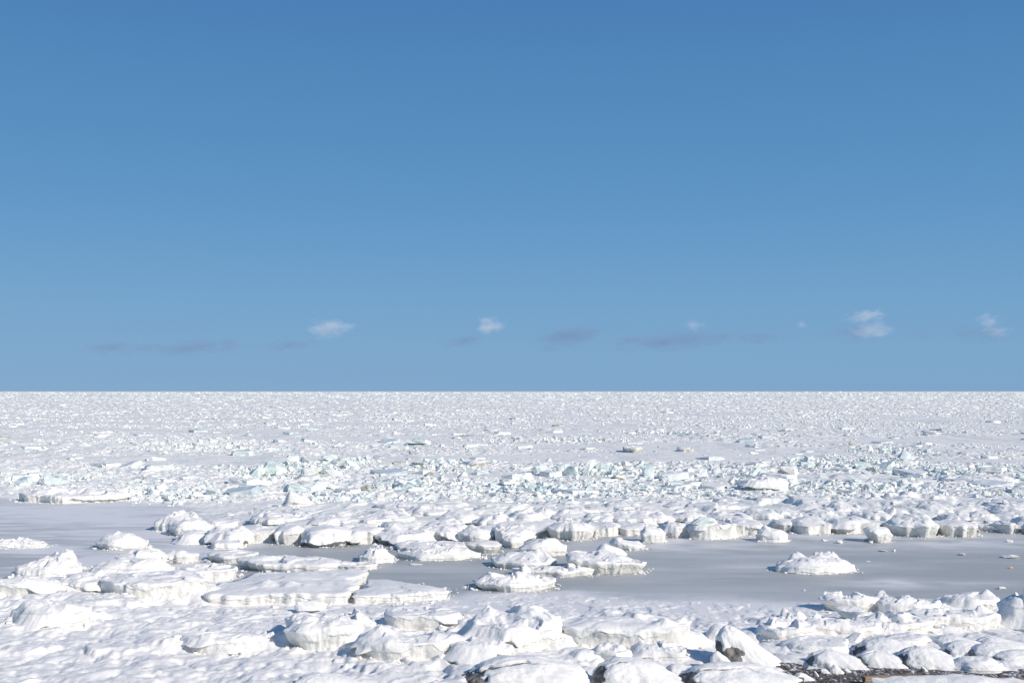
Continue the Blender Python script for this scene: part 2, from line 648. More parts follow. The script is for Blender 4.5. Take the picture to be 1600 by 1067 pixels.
def make_shore():
    xs = np.concatenate([np.linspace(-75, -28, 60)[:-1], np.arange(-28, 28, 0.065), np.linspace(28, 75, 60)[1:]])
    ys = np.concatenate([np.linspace(-45, 35, 30)[:-1], np.arange(35, 60.5, 0.085)])
    X, Y = np.meshgrid(xs, ys)
    Z = shore_h(X.ravel(), Y.ravel())
    out = (Y.ravel() < 35)
    Z = np.where(out, 0.4, Z)
    V = np.stack([X.ravel(), Y.ravel(), Z], 1)
    structure('snow_field', npmesh('snow_field', V, grid_quads(len(ys), len(xs)), None, [M_SNOW]))
    # gravel beach showing where the snow has blown off
    m, t, b = new_mat('beach_gravel')
    p = wpos(t)
    vo = nd(t, 'ShaderNodeTexVoronoi')
    vo.inputs['Scale'].default_value = 11
    t.links.new(wpos(t, 1, 0.6, 1), vo.inputs['Vector'])
    c = rampc(t, vo.outputs['Color'], [(0.1, (0.045, 0.038, 0.033)), (0.5, (0.10, 0.085, 0.07)), (0.9, (0.20, 0.175, 0.15))])
    n = rampc(t, noise(t, wpos(t, 1.6, 0.8, 1), 3.5, 6, 0.7), [(0.54, 0.0), (0.63, 1.0)])
    t.links.new(mixc(t, n, c, (0.8, 0.81, 0.84)), b.inputs['Base Color'])
    b.inputs['Roughness'].default_value = 0.9
    bump(t, b, vo.outputs['Distance'], 0.9, 0.05)
    xs = np.arange(5, 34, 0.09)
    ys = np.arange(34, 46, 0.09)
    X, Y = np.meshgrid(xs, ys)
    x, y = X.ravel(), Y.ravel()
    Z = base(x, y) - 0.015 + 0.015 * fbm2(x / 0.5, y / 0.5, 3, 281) - 0.5 * sstep(-0.2, -1.2, gravel_mask(x, y) - 0.6)
    Z = np.where(gravel_mask(x, y) < -0.8, Z - 0.6, Z)
    V = np.stack([x, y, Z], 1)
    structure('gravel_beach', npmesh('gravel_beach', V, grid_quads(len(ys), len(xs)), None, [m]))



# ------------------------------------------------------------------ ice floes
def ring_mesh(rings, tip):
    n = len(rings[0])
    V = np.concatenate(rings + [np.array([tip])])
    k = len(rings)
    a = np.arange(n)
    b = (a + 1) % n
    Q = []
    for i in range(k - 1):
        Q.append(np.stack([i * n + a, i * n + b, (i + 1) * n + b, (i + 1) * n + a], 1))
    T = np.stack([(k - 1) * n + a, (k - 1) * n + b, np.full(n, k * n)], 1)
    return V, np.concatenate(Q), T


SEED = [100]
RUB = []      # (x, y, width, depth) of bases that gather crumbled ice


def floe(kind, x0, x1, yt, ye, y0, label, cat='ice floe', group=None, dr=0.75, n=2.6, jag=0.10, uc=0.06, ucl=0.0, hum=0.10, lf=0.55,
         bumps=(), tx=0.0, rough=0.04, lump=0.9, z=None, drift=0.0, bk=1.0, shape=None, side_mat=None, snow=None, peak=(0, 0), crumbs=True, flute=0.025, dp=0.8, name='ice_floe', foot=0.0):
    """a floe whose base, rim and top lie on the given photo rows; kind 'flat': depth follows from the far rim; 'dome': rises to the middle"""
    SEED[0] += 7
    sd = SEED[0]
    px = 0.5 * (x0 + x1)
    if z is None:
        zz = 0.0
        for _ in range(4):
            gx, gy = ground(px, y0, zz)
            zz = max(0.0, base1(gx, gy)) if gy < shore(gx) else 0.0
    else:
        zz = z
    xa, D = ground(x0, y0, zz)
    xb, _ = ground(x1, y0, zz)
    w = xb - xa
    he = max(0.06, zat(ye, D) - zz)
    if kind == 'flat':
        d = (zz + he - CAM_H) / slope(yt) - D
        d = min(max(d, 0.25 * w), 3.0 * w)
        dome = 0.22 * he
    else:
        d = dr * w
        dome = max(0.0, zat(yt, D + d * 0.5) - zz - he)
    cx, cy = 0.5 * (xa + xb), D + d * 0.5
    cx *= cy / D if kind != 'flat' else 1.0
    N = int(np.clip((x1 - x0) * 2.0, 56, 300))
    th = np.linspace(0, 2 * math.pi, N, endpoint=False)
    ct, st = np.cos(th), np.sin(th)
    r = 1.0 / (np.abs(ct) ** n + np.abs(st) ** n) ** (1.0 / n)
    fr = 1.3 + w / 3.0
    prs = np.random.RandomState(sd)
    ne = prs.randint(5, 9)
    ea = (np.arange(ne) + prs.uniform(-.3, .3, ne)) * 2 * math.pi / ne + prs.uniform(0, 6.28)
    edist = prs.uniform(.74, 1.0, ne)
    cosd = np.cos(th[:, None] - ea[None, :])
    rp = np.where(cosd > .12, edist[None, :] / np.maximum(cosd, .12), 9.0)
    rp = np.power(np.sum(rp ** -9.0, 1), -1 / 9.0)
    pm = 0.25 if n > 3.1 else 0.65
    r = (r / r.max()) ** (1 - pm) * (rp / rp.max()) ** pm
    if shape is not None:                             # outline seen in the photo
        P = np.array(shape + shape[:1], float)
        r = np.full(N, .05)
        for (ax, ay), (bx_, by_) in zip(P[:-1], P[1:]):
            ex_, ey_ = bx_ - ax, by_ - ay
            den = ct * ey_ - st * ex_
            den = np.where(np.abs(den) < 1e-9, 1e-9, den)
            tt_ = (ax * ey_ - ay * ex_) / den
            uu_ = (ax * st - ay * ct) / den
            r = np.maximum(r, np.where((tt_ > 0) & (uu_ >= -1e-6) & (uu_ <= 1 + 1e-6), tt_, 0))
    r = r * (1 + 1.2 * jag * fbm2(ct * 1.3, st * 1.3, 2, sd) + 0.22 * jag * fbm2(ct * fr * 2.2, st * fr * 2.2, 3, sd + 1))
    ux, uy = r * ct, r * st
    ux = (ux - ux.min()) / (ux.max() - ux.min()) * 2 - 1
    uy = (uy - uy.min()) / (uy.max() - uy.min()) * 2 - 1
    bx, by = ux * w / 2, uy * d / 2
    ker = np.hanning(max(5, N // 7))
    ker /= ker.sum()
    hk = len(ker)

    def smooth(a):
        return np.convolve(np.concatenate([a[-hk:], a, a[:hk]]), ker, 'same')[hk:-hk]
    sx_, sy_ = smooth(bx) * .97, smooth(by) * .97
    per = np.hypot(bx, by)
    h = he * (1 + 0.25 * fbm2(bx / 2.0, by / 2.0, 3, sd + 2)) + tx * bx
    h = np.maximum(h, 0.05)
    dirx, diry = bx / np.maximum(per, 1e-3), by / np.maximum(per, 1e-3)
    size = min(w, d)

    ra = prs.uniform(0, 6.283)                       # snow banked against one side
    rq = np.clip(bx / per * math.cos(ra) + by / per * math.sin(ra) + .35 * fbm2(ct * 1.5, st * 1.5, 3, sd + 21), 0, 1)
    rq = drift * sstep(.25, .8, rq)
    pw = prs.uniform(2.2, 4.2)
    planes = [(prs.uniform(0, 6.283), prs.uniform(.72, 1.0), prs.uniform(.25, .9)) for _ in range(3)]

    arc = np.concatenate([[0], np.cumsum(np.hypot(np.diff(bx), np.diff(by)))])

    def ring(t, off):
        u = (uc + ucl * np.maximum(0, -dirx)) * he * (1 - t) ** 1.3 * 2.2 - foot * he * (1 - t) ** 3
        tv0 = np.broadcast_to(t, (N,)) * 1.0
        fl = (flute - .025) * 1.2 * size * (fbm2(th * per.mean() * 2.2, tv0 * .8, 3, sd + 3)) if flute > .03 else 0.0
        tv = np.broadcast_to(t, (N,)) * 1.0
        fl = fl + 1.8 * rough * he * fbm3(bx / he * .8, by / he * .8, tv, 4, sd + 4, .55)
        ck = max(.45 * he, .22)
        fl = fl + 3.4 * rough * ck * cell2(arc / ck / 1.5 + .4 * fbm2(arc / ck, tv * he / ck, 2, sd + 18), tv * he / ck * 1.3, sd + 19, 18, 1.2) + 1.3 * rough * ck * cell2(arc / ck / .5, tv * he / ck * 3.2, sd + 20, 18, 1.2)
        fl[-8:] = fl[-8:] * np.linspace(1, 0, 8) + fl[0] * np.linspace(0, 1, 8)
        k = off - u + fl
        k = np.maximum(k, -0.8 * per)
        return bx + dirx * k, by + diry * k

    def top_z(x, y, rho, hr):
        plane = he + tx * x
        e = (hr - plane) * rho ** 10
        ex, ey = x / (w / 2), y / (d / 2)
        qx, qy = ex - peak[0] * (1 - rho), ey - peak[1] * (1 - rho)
        wq = np.sqrt(qx * qx + qy * qy + 1e-9) * 0.35 + 0.65 * np.clip(rho, 0, 1)
        wq = np.clip(wq + 0.22 * (1 - rho) * fbm2(ex * 1.3 + sd, ey * 1.3, 2, sd + 12), 0, 1)
        dm = (1 - wq ** pw) ** dp * 1.12
        for (pa, pc, pg) in planes:                 # broken slab faces under the snow
            pl = pc - pg * (ex * math.cos(pa) + ey * math.sin(pa))
            k = 0.07
            hh = np.clip(0.5 + 0.5 * (pl - dm) / k, 0, 1)
            dm = pl * (1 - hh) + dm * hh - k * hh * (1 - hh)
        dm = dome * np.maximum(dm, 0) * (1 - np.clip(rho, 0, 1) ** 6)
        v = plane + e + dm
        fade = 1 - rho ** 5
        ls = lump
        wxx, wyy = x + .35 * ls * fbm2(x / ls, y / ls, 2, sd + 13), y + .35 * ls * fbm2(x / ls, y / ls, 2, sd + 14)
        v = v + hum * fade * (1.5 * cell2(wxx / (ls * 1.25) + sd, wyy / (ls * 1.7), sd + 5, 20, 1.4) + .5 * cell2(wxx / (ls * .45), wyy / (ls * .6), sd + 7, 20, 1.4) + .35 * fbm2(x / ls * .8, y / ls * .8, 2, sd + 15)) + 0.10 * hum * fade * fbm2(x / ls * 5, y / ls * 5, 3, sd + 6)
        for (bu, bv, bh, br) in bumps:
            q = ((x / (w / 2) - bu) ** 2 + ((y / (d / 2) - bv) * 0.9) ** 2) / (br * br)
            v = v + bh * he * np.exp(-q * 1.4) * np.minimum(1, fade * 3) * (1 + 0.35 * fbm2(x / ls * 2.2, y / ls * 2.2, 3, sd + 8))
        return np.maximum(v, 0.03)

    # body: walls closed just under the snow
    rings = []
    sink = 0.15
    for t in (-1, 0.0, 0.07, 0.15, 0.24, 0.33, 0.43, 0.53, 0.63, 0.73, 0.83, 0.91, 0.97):
        if t < 0:
            x, y = ring(0.0, 0.0)
            rings.append(np.stack([x, y, np.full(N, -sink)], 1))
        else:
            x, y = ring(t, -0.02 * size * (t > 0.93))
            rings.append(np.stack([x, y, h * t], 1))
    for rho in (0.86, 0.6, 0.3):
        k3 = rho ** 3
        x, y = (bx * k3 + sx_ * (1 - k3)) * rho, (by * k3 + sy_ * (1 - k3)) * rho
        rings.append(np.stack([x, y, np.maximum(0.02, (top_z(x, y, np.full(N, rho), h)) * 0.93 - 0.04)], 1))
    V, Q, T = ring_mesh(rings, (0, 0, max(0.02, float(top_z(np.array([0.]), np.array([0.]), np.array([0.]), he)[0]) * 0.93 - 0.04)))
    root = empty(name, (cx, cy, zz))
    tag(root, label, cat, group)
    link('ice_base', npmesh('ice_base', V, Q, T, [side_mat or (M_WALL if sd % 2 else M_SIDE)]), root)
    # snow cap: hangs a little over the ice, ragged lower rim
    lz = np.clip(lf + 0.45 * fbm2(bx / 1.3 + sd, by / 1.3, 2, sd + 9) + 0.10 * fbm2(bx / .3, by / .3, 2, sd + 10), 0.03, 0.93)
    lz[-8:] = lz[-8:] * np.linspace(1, 0, 8) + lz[0] * np.linspace(0, 1, 8)
    rings = []
    th_c = min(0.03, 0.012 + 0.006 * size)
    for f, off in ((0.0, -0.03), (0.0, th_c * 0.8), (0.12, th_c), (0.25, th_c * 1.1), (0.4, th_c), (0.55, th_c), (0.7, th_c * .8), (0.86, th_c * 0.4)):
        t = lz + (1 - lz) * f
        x, y = ring(t, off)
        k = rq * he * 1.5 * (1 - f) ** 1.6
        x, y = x + dirx * k, y + diry * k
        rings.append(np.stack([x, y, h * t * (1 - rq * (1 - f)) - .03 * (rq > .5) * (f == 0)], 1))
    x, y = ring(1.0, -0.04 * size)
    rings.append(np.stack([x, y, h * 1.0], 1))
    K = int(np.clip((x1 - x0) / 4.0, 16, 36))
    x1r, y1r = x, y
    hr = h
    for rho in np.linspace(1, 0, K + 1)[1:-1]:
        rr = rho ** 0.65
        k3 = rr ** 12
        x, y = (x1r * k3 + sx_ * (1 - k3)) * rr, (y1r * k3 + sy_ * (1 - k3)) * rr
        rings.append(np.stack([x, y, top_z(x, y, np.full(N, rr), hr)], 1))
    tip = (0, 0, float(top_z(np.array([0.]), np.array([0.]), np.array([0.]), he)[0]))
    V, Q, T = ring_mesh(rings, tip)
    V[:, 2] += 0.012
    link('snow_cap', npmesh('snow_cap', V, Q, T, [snow or M_SNOW]), root)
    if group == 'broken floes piled on the near shore':
        BANK.append((cx, cy, w / 2, d / 2, (he + .5 * dome * .3) * bk, sd))
    if crumbs:
        RUB.append((cx, cy, w, d, zz))
    return root


# ------------------------------------------------------------------ angular ice blocks
def hull(points, sub=0, amp=0.0, seed=0):
    bm = bmesh.new()
    for p in points:
        bm.verts.new(p)
    bmesh.ops.convex_hull(bm, input=bm.verts)
    bmesh.ops.delete(bm, geom=[v for v in bm.verts if not v.link_faces], context='VERTS')
    if sub:
        bmesh.ops.triangulate(bm, faces=bm.faces)
        for _ in range(sub):
            bmesh.ops.subdivide_edges(bm, edges=bm.edges, cuts=1, use_grid_fill=True)
        co = np.array([v.co[:] for v in bm.verts])
        bm.normal_update()
        n = np.array([v.normal[:] for v in bm.verts])
        dsp = amp * fbm3(co[:, 0] * 3, co[:, 1] * 3, co[:, 2] * 3, 3, seed)
        co = co + n * dsp[:, None]
        for v, c in zip(bm.verts, co):
            v.co = c
    bmesh.ops.triangulate(bm, faces=bm.faces)
    bm.verts.index_update()
    V = np.array([v.co[:] for v in bm.verts])
    T = np.array([[v.index for v in f.verts] for f in bm.faces])
    bm.free()
    return V, T


def block_points(shape, rs):
    if shape == 'pyramid':
        k = rs.randint(5, 8)
        a = np.sort(rs.rand(k)) * 2 * math.pi
        P = [(math.cos(t) * rs.uniform(.75, 1), math.sin(t) * rs.uniform(.75, 1), 0) for t in a]
        P += [(math.cos(t) * rs.uniform(.5, .9), math.sin(t) * rs.uniform(.5, .9), rs.uniform(.25, .5)) for t in a[::2]]
        ax, ay = rs.uniform(-.35, .35, 2)
        P += [(ax, ay, 1.3), (ax + rs.uniform(.1, .35), ay + rs.uniform(-.3, .3), rs.uniform(.95, 1.25))]
        return P
    if shape == 'slab':
        P = []
        th = rs.uniform(0.14, 0.26)
        R = Euler((rs.uniform(-.35, .35), rs.uniform(.35, .95) * rs.choice([-1, 1]), rs.uniform(-.5, .5))).to_matrix()
        k = rs.randint(5, 8)
        a = np.sort(rs.rand(k)) * 2 * math.pi
        for t in a:
            q = rs.uniform(.8, 1.05)
            for s in (-1, 1):
                P.append((R @ Vector((math.cos(t) * q, math.sin(t) * q, th * s)))[:])
        return P
    if shape == 'plate':
        P = []
        k = rs.randint(6, 10)
        a = np.sort(rs.rand(k)) * 2 * math.pi
        for t in a:
            q = rs.uniform(.75, 1.0)
            P.append((math.cos(t) * q, math.sin(t) * q, 0))
            P.append((math.cos(t) * q * .95, math.sin(t) * q * .95, rs.uniform(.7, 1.0)))
        return P
    P = []
    for i in range(13):
        v = rs.normal(size=3)
        v /= np.linalg.norm(v)
        v = np.sign(v) * np.abs(v) ** 0.7
        P.append((v[0], v[1], v[2]))
    return P


MATS = {'w': M_BLOCK, 'a': M_AQUA, 'b': M_BLUE_SHADE, 'd': M_DIRT_SHADE, 's': M_SNOW}


def block(x0, x1, yt, y0, shape, mat, label, group=None, dr=0.8, z=0.0, sub=2, amp=0.11, cat='ice block', name='ice_block'):
    SEED[0] += 3
    rs = np.random.RandomState(SEED[0])
    V, T = hull(block_points(shape, rs), sub, amp, SEED[0])
    if z is None:
        z = 0.0
        for _ in range(4):
            gx, gy = ground(0.5 * (x0 + x1), y0, z)
            z = max(0.0, base1(gx, gy)) if gy < shore(gx) else 0.0
    xa, D = ground(x0, y0, z)
    xb, _ = ground(x1, y0, z)
    w = xb - xa
    d = w * dr
    V[:, 0] = ((V[:, 0] - V[:, 0].min()) / np.ptp(V[:, 0]) - .5) * w
    V[:, 1] = ((V[:, 1] - V[:, 1].min()) / np.ptp(V[:, 1]) - .5) * d
    hgt = max(0.03, zat(yt, D + d / 2) - z)
    zn = (V[:, 2] - V[:, 2].min()) / np.ptp(V[:, 2])
    V[:, 2] = -0.12 * hgt + zn * hgt * 1.12
    o = link(name, npmesh(name, V, None, T, [MATS[mat]], smooth=False), None, ((xa + xb) / 2 * (D + d / 2) / D, D + d / 2, z))
    tag(o, label, cat, group)
    return o


# ------------------------------------------------------------------ snow-covered rocks
def rock(x0, x1, yt, y0, label, dr=0.8, expose=0.9, slit=None, lean=0.0, p=1.6, snow_t=0.05, front=0.0, cat='rock', group=None, seed=None, ymid=0.0, sh=(0, 0), name='snowy_rock', rockmat=None):
    SEED[0] += 7
    sd = seed or SEED[0]
    z = 0.3
    for _ in range(4):
        gx, gy = ground(0.5 * (x0 + x1), y0, z)
        z = base1(gx, gy)
    xa, D = ground(x0, y0, z)
    xb, _ = ground(x1, y0, z)
    w = xb - xa
    d = w * dr
    H = max(0.1, zat(yt, D + d * 0.45) - z)
    N = int(np.clip((x1 - x0) * 2, 48, 260))
    K = max(14, N // 5)
    th = np.linspace(0, 2 * math.pi, N, endpoint=False)
    tt = np.linspace(0, 1, K + 1)[:-1]
    TH, TT = np.meshgrid(th, tt)
    ph = TT * math.pi / 2
    n = 2.4
    rr = 1.0 / (np.abs(np.cos(TH)) ** n + np.abs(np.sin(TH)) ** n) ** (1 / n)
    cx = np.cos(ph) ** (2 / p)
    X = rr * np.cos(TH) * cx
    Y = rr * np.sin(TH) * cx
    Z = np.sin(ph) ** (1.0)
    nf = 0.16 * fbm3(X * 1.5 + sd, Y * 1.5, Z * 1.5, 4, sd)
    X2, Y2, Z2 = X * (1 + nf), Y * (1 + nf), Z * (1 + 0.8 * nf)
    X2 = X2 + lean * Z2 + sh[0] * Z2
    Y2 = Y2 + sh[1] * Z2
    xm, xM = X2.min(), X2.max()
    X2 = (X2 - xm) / (xM - xm) * 2 - 1
    Z2 = Z2 / Z2.max()
    bx, by, bz = X2 * w / 2, Y2 * d / 2, Z2 * H
    fine = 0.05 * min(w, H * 2) * fbm3(bx * 3.5, by * 3.5, bz * 3.5, 3, sd + 3)
    rootz = z - 0.03
    root = empty(name, ((xa + xb) / 2 * (D + d / 2) / D, D + d / 2, rootz))
    tag(root, label, cat, group)

    def build(nm, px, py, pz, mat):
        rings = [np.stack([px[0], py[0], np.full(N, -0.25)], 1)] + [np.stack([px[i], py[i], pz[i]], 1) for i in range(K)]
        tip = (px[-1].mean(), py[-1].mean(), pz[-1].mean() + 0.004)
        V, Q, T = ring_mesh(rings, tip)
        link(nm, npmesh(nm, V, Q, T, [mat]), root)
    kx, ky, kz = X, Y, Z * 0.9 + 0.1
    ln = np.sqrt(kx ** 2 + ky ** 2 + kz ** 2)
    kx, ky, kz = kx / ln, ky / ln, kz / ln
    build('stone', bx + kx * fine, by + ky * fine, bz + kz * fine, rockmat or M_ROCK)
    leftn = np.clip(-kx * 0.9 - 0.15 * ky, 0, 1)
    thick = snow_t * (1.0 + 0.5 * fbm3(bx * 1.8, by * 1.8, bz * 1.8, 3, sd + 5)) + 0.05 * w * 0.2
    lim = 0.18 * w
    thick = thick - expose * 0.8 * lim * sstep(0.58, 0.95, leftn + 0.22 * fbm3(bx * 2.5, by * 2.5, bz * 2.5, 3, sd + 6)) * sstep(0.98, 0.65, Z2)
    thick = thick - front * lim * sstep(0.5, 0.9, -ky + 0.3 * fbm3(bx * 2.2, by * 2.2, bz * 2.2, 3, sd + 7)) * sstep(0.75, 0.4, Z2)
    if slit:
        s0, s1, yc, hw = slit
        ln = np.abs(Y2 - (yc + 0.10 * fbm2(bx * 1.2, bx * 0, 3, sd + 8)))
        cut = sstep(hw * 1.8, hw * 0.4, ln) * sstep(s0 - .1, s0 + .05, X2) * sstep(s1 + .15, s1 - .1, X2) * (Z2 > 0.25)
        thick = thick - cut * (0.30 + 0.12 * fbm2(bx * 3, by * 3, 2, sd + 9))
    thick = np.maximum(thick, -0.10)
    low = np.clip(1 - Z2, 0, 1) ** 1.7 * (.8 + .5 * fbm2(np.cos(TH) * 1.6, np.sin(TH) * 1.6, 3, sd + 31))
    tail = low * (min(.60 * w, .75) * sstep(.1, .9, np.cos(TH)) + .08 * w * sstep(.3, 1.0, -np.sin(TH)) * sstep(-.6, .2, np.cos(TH)))
    build('snow_cap', bx + kx * thick + np.cos(TH) * tail, by + ky * thick + np.sin(TH) * tail * .8, bz + kz * thick, M_SNOW)
    return root



# ------------------------------------------------------------------ floes standing on the grey ice
F = floe
G1 = 'snow-capped floes along the far edge of the grey ice'
G2 = 'floes frozen into the grey ice'
G3 = 'broken floes piled on the near shore'
G4 = 'snowed-over ice mounds behind the floe edge'

F('dome', 149, 230, 836, 850, 859, 'wedge-shaped snowy floe alone on the grey ice at left, peaked at its left end', group=G2, dr=.7, bumps=[(-.35, .1, .7, .5), (.3, 0, .25, .5)], ucl=.08, lf=.35, peak=(-.3, 0), n=2.2)
F('dome', -40, 77, 842, 851, 857, 'thin ragged snow-covered floe cut by the left edge of the photo, on grey ice', group=G2, dr=.5, hum=.16, lump=.5, jag=.2, foot=.3, lf=.2)
F('flat', 355, 526, 868, 882, 894, 'long flat tilted floe with a dark shadowed gap under its left end', group=G2, jag=.16, tx=-.02, ucl=.25, hum=.12, lf=.35, n=2.2)
F('flat', 315, 394, 860, 870, 880, 'pointed flat floe just behind the long tilted floe, overhanging at right', group=G2, jag=.14, n=2.0, hum=.1, uc=.15)
F('dome', 559, 616, 856, 871, 880, 'small ice pile on a round grey pad in the grey ice, left of centre', group=G2, dr=.8, hum=.22, lump=.45, lf=.8, foot=.3, jag=.15, dp=1.3, bumps=[(-.1, 0, .5, .45)])
F('flat', 512, 587, 877, 884, 891, 'low rubbly floe in front of the small ice pile', group=G2, jag=.2, hum=.12, lump=.6)
F('flat', 305, 548, 889, 931, 946, 'broad flat snow-covered floe with a low straight front, left of the narrow crack', group=G2, jag=.13, rough=.09, hum=.09, lump=1.5, n=3.2, shape=[(-1, -.6), (-.85, -1), (.1, -.93), (1, -.95), (1, .1), (.96, .9), (.3, 1), (-.6, .55)], ucl=.15, lf=.6, bumps=[(-.25, -.35, .5, .14), (.1, -.4, .3, .1)])
F('flat', 547, 697, 904, 932, 944, 'flat snowy floe tapering to a point at right, right of the narrow crack', group=G2, jag=.13, rough=.09, hum=.05, lump=1.5, n=2.1, shape=[(-1, -1), (0, -.85), (1, -.35), (.95, -.1), (.2, .4), (-.55, .95), (-1, 1)], lf=.7, tx=.0)
F('dome', 736, 871, 892, 914, 925, 'lumpy floe with a shadowed undercut left side at the near end of the grey ice', group=G2, dr=.6, hum=.28, lump=.7, ucl=.30, uc=.1, jag=.12, lf=.45, n=2.5)
F('dome', 765, 871, 864, 880, 890, 'wide white floe with a rounded hump on its back right edge', group=G2, dr=.75, hum=.1, lump=1.0, lf=.5, ucl=.1, bumps=[(.55, .45, 1.1, .28), (.2, .5, .35, .3)])
F('flat', 800, 930, 884, 893, 902, 'low flat floe with a ruffled right end below the wide white floe', group=G2, jag=.2, hum=.18, lump=.6, uc=.15, n=2.1)
F('dome', 811, 886, 841, 857, 869, 'smooth rounded floe behind the wide white floe', group=G2, dr=.8, hum=.08, lump=1.0, lf=.55)
F('flat', 886, 1017, 865, 880, 898, 'long slab floe tilted down to the right with a thick shadowed front', group=G2, tx=-.10, jag=.13, hum=.14, lump=.7, n=2.1, uc=.25, lf=.7)
F('dome', 930, 980, 852, 864, 874, 'small domed floe behind the long tilted slab', group=G2, dr=.7, hum=.10, tx=-.1, lf=.5)
F('dome', 952, 1009, 841, 851, 860, 'small sloping floe lying out on the grey ice, farthest of the centre cluster', group=G2, dr=.7, hum=.08, tx=-.16, lf=.35, uc=.12)
F('dome', 1211, 1336, 868, 887, 897, 'lone oval floe topped by broken dirty ice, out on the grey ice at right', group=G2, dr=.62, hum=.12, lump=.7, foot=.5, lf=.15, dp=.9,
  bumps=[(-.42, .3, 1.2, .2), (.2, .45, .8, .26), (.55, .4, .85, .24)])
F('dome', 1349, 1395, 820, 833, 848, 'chunky rounded ice boulder alone on the grey ice casting a shadow to its left', group=G2, dr=.75, hum=.06, lf=.75, uc=.12, ucl=.2, tx=-.12, n=2.6, dp=.8, cat='ice boulder', name='ice_boulder')
F('dome', 1000, 1040, 822, 834, 848, 'drum-shaped ice boulder with a thin dark line round its middle', group=G2, dr=.85, hum=.06, lf=.72, n=2.5, cat='ice boulder', name='ice_boulder', dp=.6)
F('dome', 1180, 1230, 823, 836, 847, 'small flat-footed floe in front of the fluted ice wall', group=G2, dr=.7, hum=.12, lf=.6, bumps=[(-.4, .2, .6, .4)], foot=.3)
F('dome', 727, 785, 844, 852, 866, 'disc-shaped floe with an overhanging flat snow top', group=G2, dr=.85, hum=.05, lf=.75, uc=.28, ucl=.1, dp=.5, n=2.2)
F('dome', 785, 819, 834, 844, 856, 'small rounded floe wedged beside the disc-shaped floe', group=G2, dr=.9, hum=.08, lf=.6, uc=.1)
F('flat', 610, 734, 844, 856, 863, 'low flat snow floe behind the disc-shaped floe, left of centre', group=G2, jag=.13, hum=.16, lump=.9, n=2.2, lf=.3)
F('dome', 617, 752, 856, 869, 876, 'low lumpy floe with a small ice heap in front of the low flat snow floe', group=G2, dr=.45, jag=.15, hum=.16, lump=.6, foot=.3, lf=.4, bumps=[(-.1, .1, 1.0, .16)])

# ------------------------------------------------------------------ edge of the pack
F('dome', 245, 316, 800, 817, 831, 'jagged white floe at the left tip of the snowy belt, shadow on its left', group=G1, uc=0.00, drift=0.20, dr=1.20, hum=.2, lump=.6, jag=.2, lf=.4)
F('dome', 266, 327, 808, 822, 838, 'humped floe second from the left tip of the snowy belt', group=G1, jag=0.18, uc=0.00, drift=0.60, dr=1.20, hum=.14, lump=.8, ucl=.2, lf=.5)
F('dome', 277, 335, 830, 836, 849, 'low block floe with a grey front at the left end of the snowy belt', group=G1, jag=0.24, uc=0.10, drift=1.00, dr=1.20, hum=.08, lf=.7, ucl=.2, n=3)
F('dome', 314, 373, 811, 820, 832, 'flat-topped snow block behind the leftmost low block floe', group=G1, jag=0.21, uc=0.10, drift=0.80, dr=1.20, hum=.1)
F('dome', 321, 399, 826, 836, 853, 'angular floe with a blue-shaded left face, near the left end of the snowy belt', group=G1, jag=0.18, uc=0.00, drift=0.60, dr=1.05, hum=.13, lump=.7, ucl=.2, n=3, bumps=[(.35, .2, .4, .3), (-.6, .3, .4, .3)])
F('dome', 331, 381, 845, 849, 858, 'low snow apron lying in front of the angular floe with the blue-shaded face', group=G1, jag=0.18, uc=0.00, drift=0.60, dr=1.05, hum=.1, lf=.2, foot=.4)
F('dome', 380, 436, 824, 831, 848, 'square-fronted floe right of the angular floe', group=G1, jag=0.12, uc=0.00, drift=0.20, dr=1.35, hum=.06, n=3.4, lf=.7)
F('dome', 427, 481, 818, 832, 851, 'tall rounded floe left of the cake-like floe', group=G1, jag=0.24, uc=0.10, drift=1.00, dr=1.35, hum=.1, lf=.6, ucl=.1)
F('dome', 468, 553, 820, 836, 855, 'thick cake-like floe with a dark seam under its snow cap', group=G1, jag=0.15, drift=0.40, dr=1.12, hum=.05, lf=.52, n=2.5, uc=.1, ucl=.08, dp=.9)
F('dome', 541, 597, 823, 831, 850, 'pale-fronted floe just right of the cake-like floe', group=G1, jag=0.18, uc=0.00, drift=0.60, dr=1.35, hum=.06, lf=.8, n=3.2)
F('dome', 584, 675, 827, 836, 852, 'floe with a grey layered front and snow slipping over its edge', group=G1, jag=0.21, uc=0.10, drift=0.80, dr=1.05, hum=.10, lf=.75, n=3, ucl=.2, bumps=[(-.35, .1, .5, .3)])
F('dome', 649, 737, 816, 831, 845, 'long humped floe with a shadowed bluish front, left of centre', group=G1, jag=0.21, uc=0.10, drift=0.80, dr=1.05, hum=.16, lf=.6, lump=.9)
F('dome', 716, 773, 825, 835, 848, 'small peaked snow floe right of the long humped floe', group=G1, jag=0.18, uc=0.00, drift=0.60, dr=1.20, hum=.1, bumps=[(-.3, .1, .5, .4)])
F('dome', 768, 831, 818, 831, 848, 'rugged floe with a cracked top near the middle of the snowy belt', group=G1, jag=0.15, uc=0.00, drift=0.40, dr=1.35, hum=.2, lump=.7, lf=.6)
F('dome', 852, 932, 814, 828, 845, 'rough-fronted floe with a dark hollow below its front, middle of the snowy belt', group=G1, jag=0.24, drift=1.00, dr=1.20, hum=.16, lump=.7, lf=.75, uc=.15)
F('dome', 916, 971, 817, 825, 838, 'fluted ice-wall floe between the rough-fronted floe and the drum-shaped boulder', group=G1, jag=0.18, uc=0.00, drift=0.60, dr=1.50, hum=.1, n=3.2, lf=.85)
F('dome', 960, 1013, 818, 826, 837, 'low walled floe just left of the drum-shaped boulder', group=G1, jag=0.12, uc=0.00, drift=0.20, dr=1.50, hum=.08, n=3.4, lf=.85)
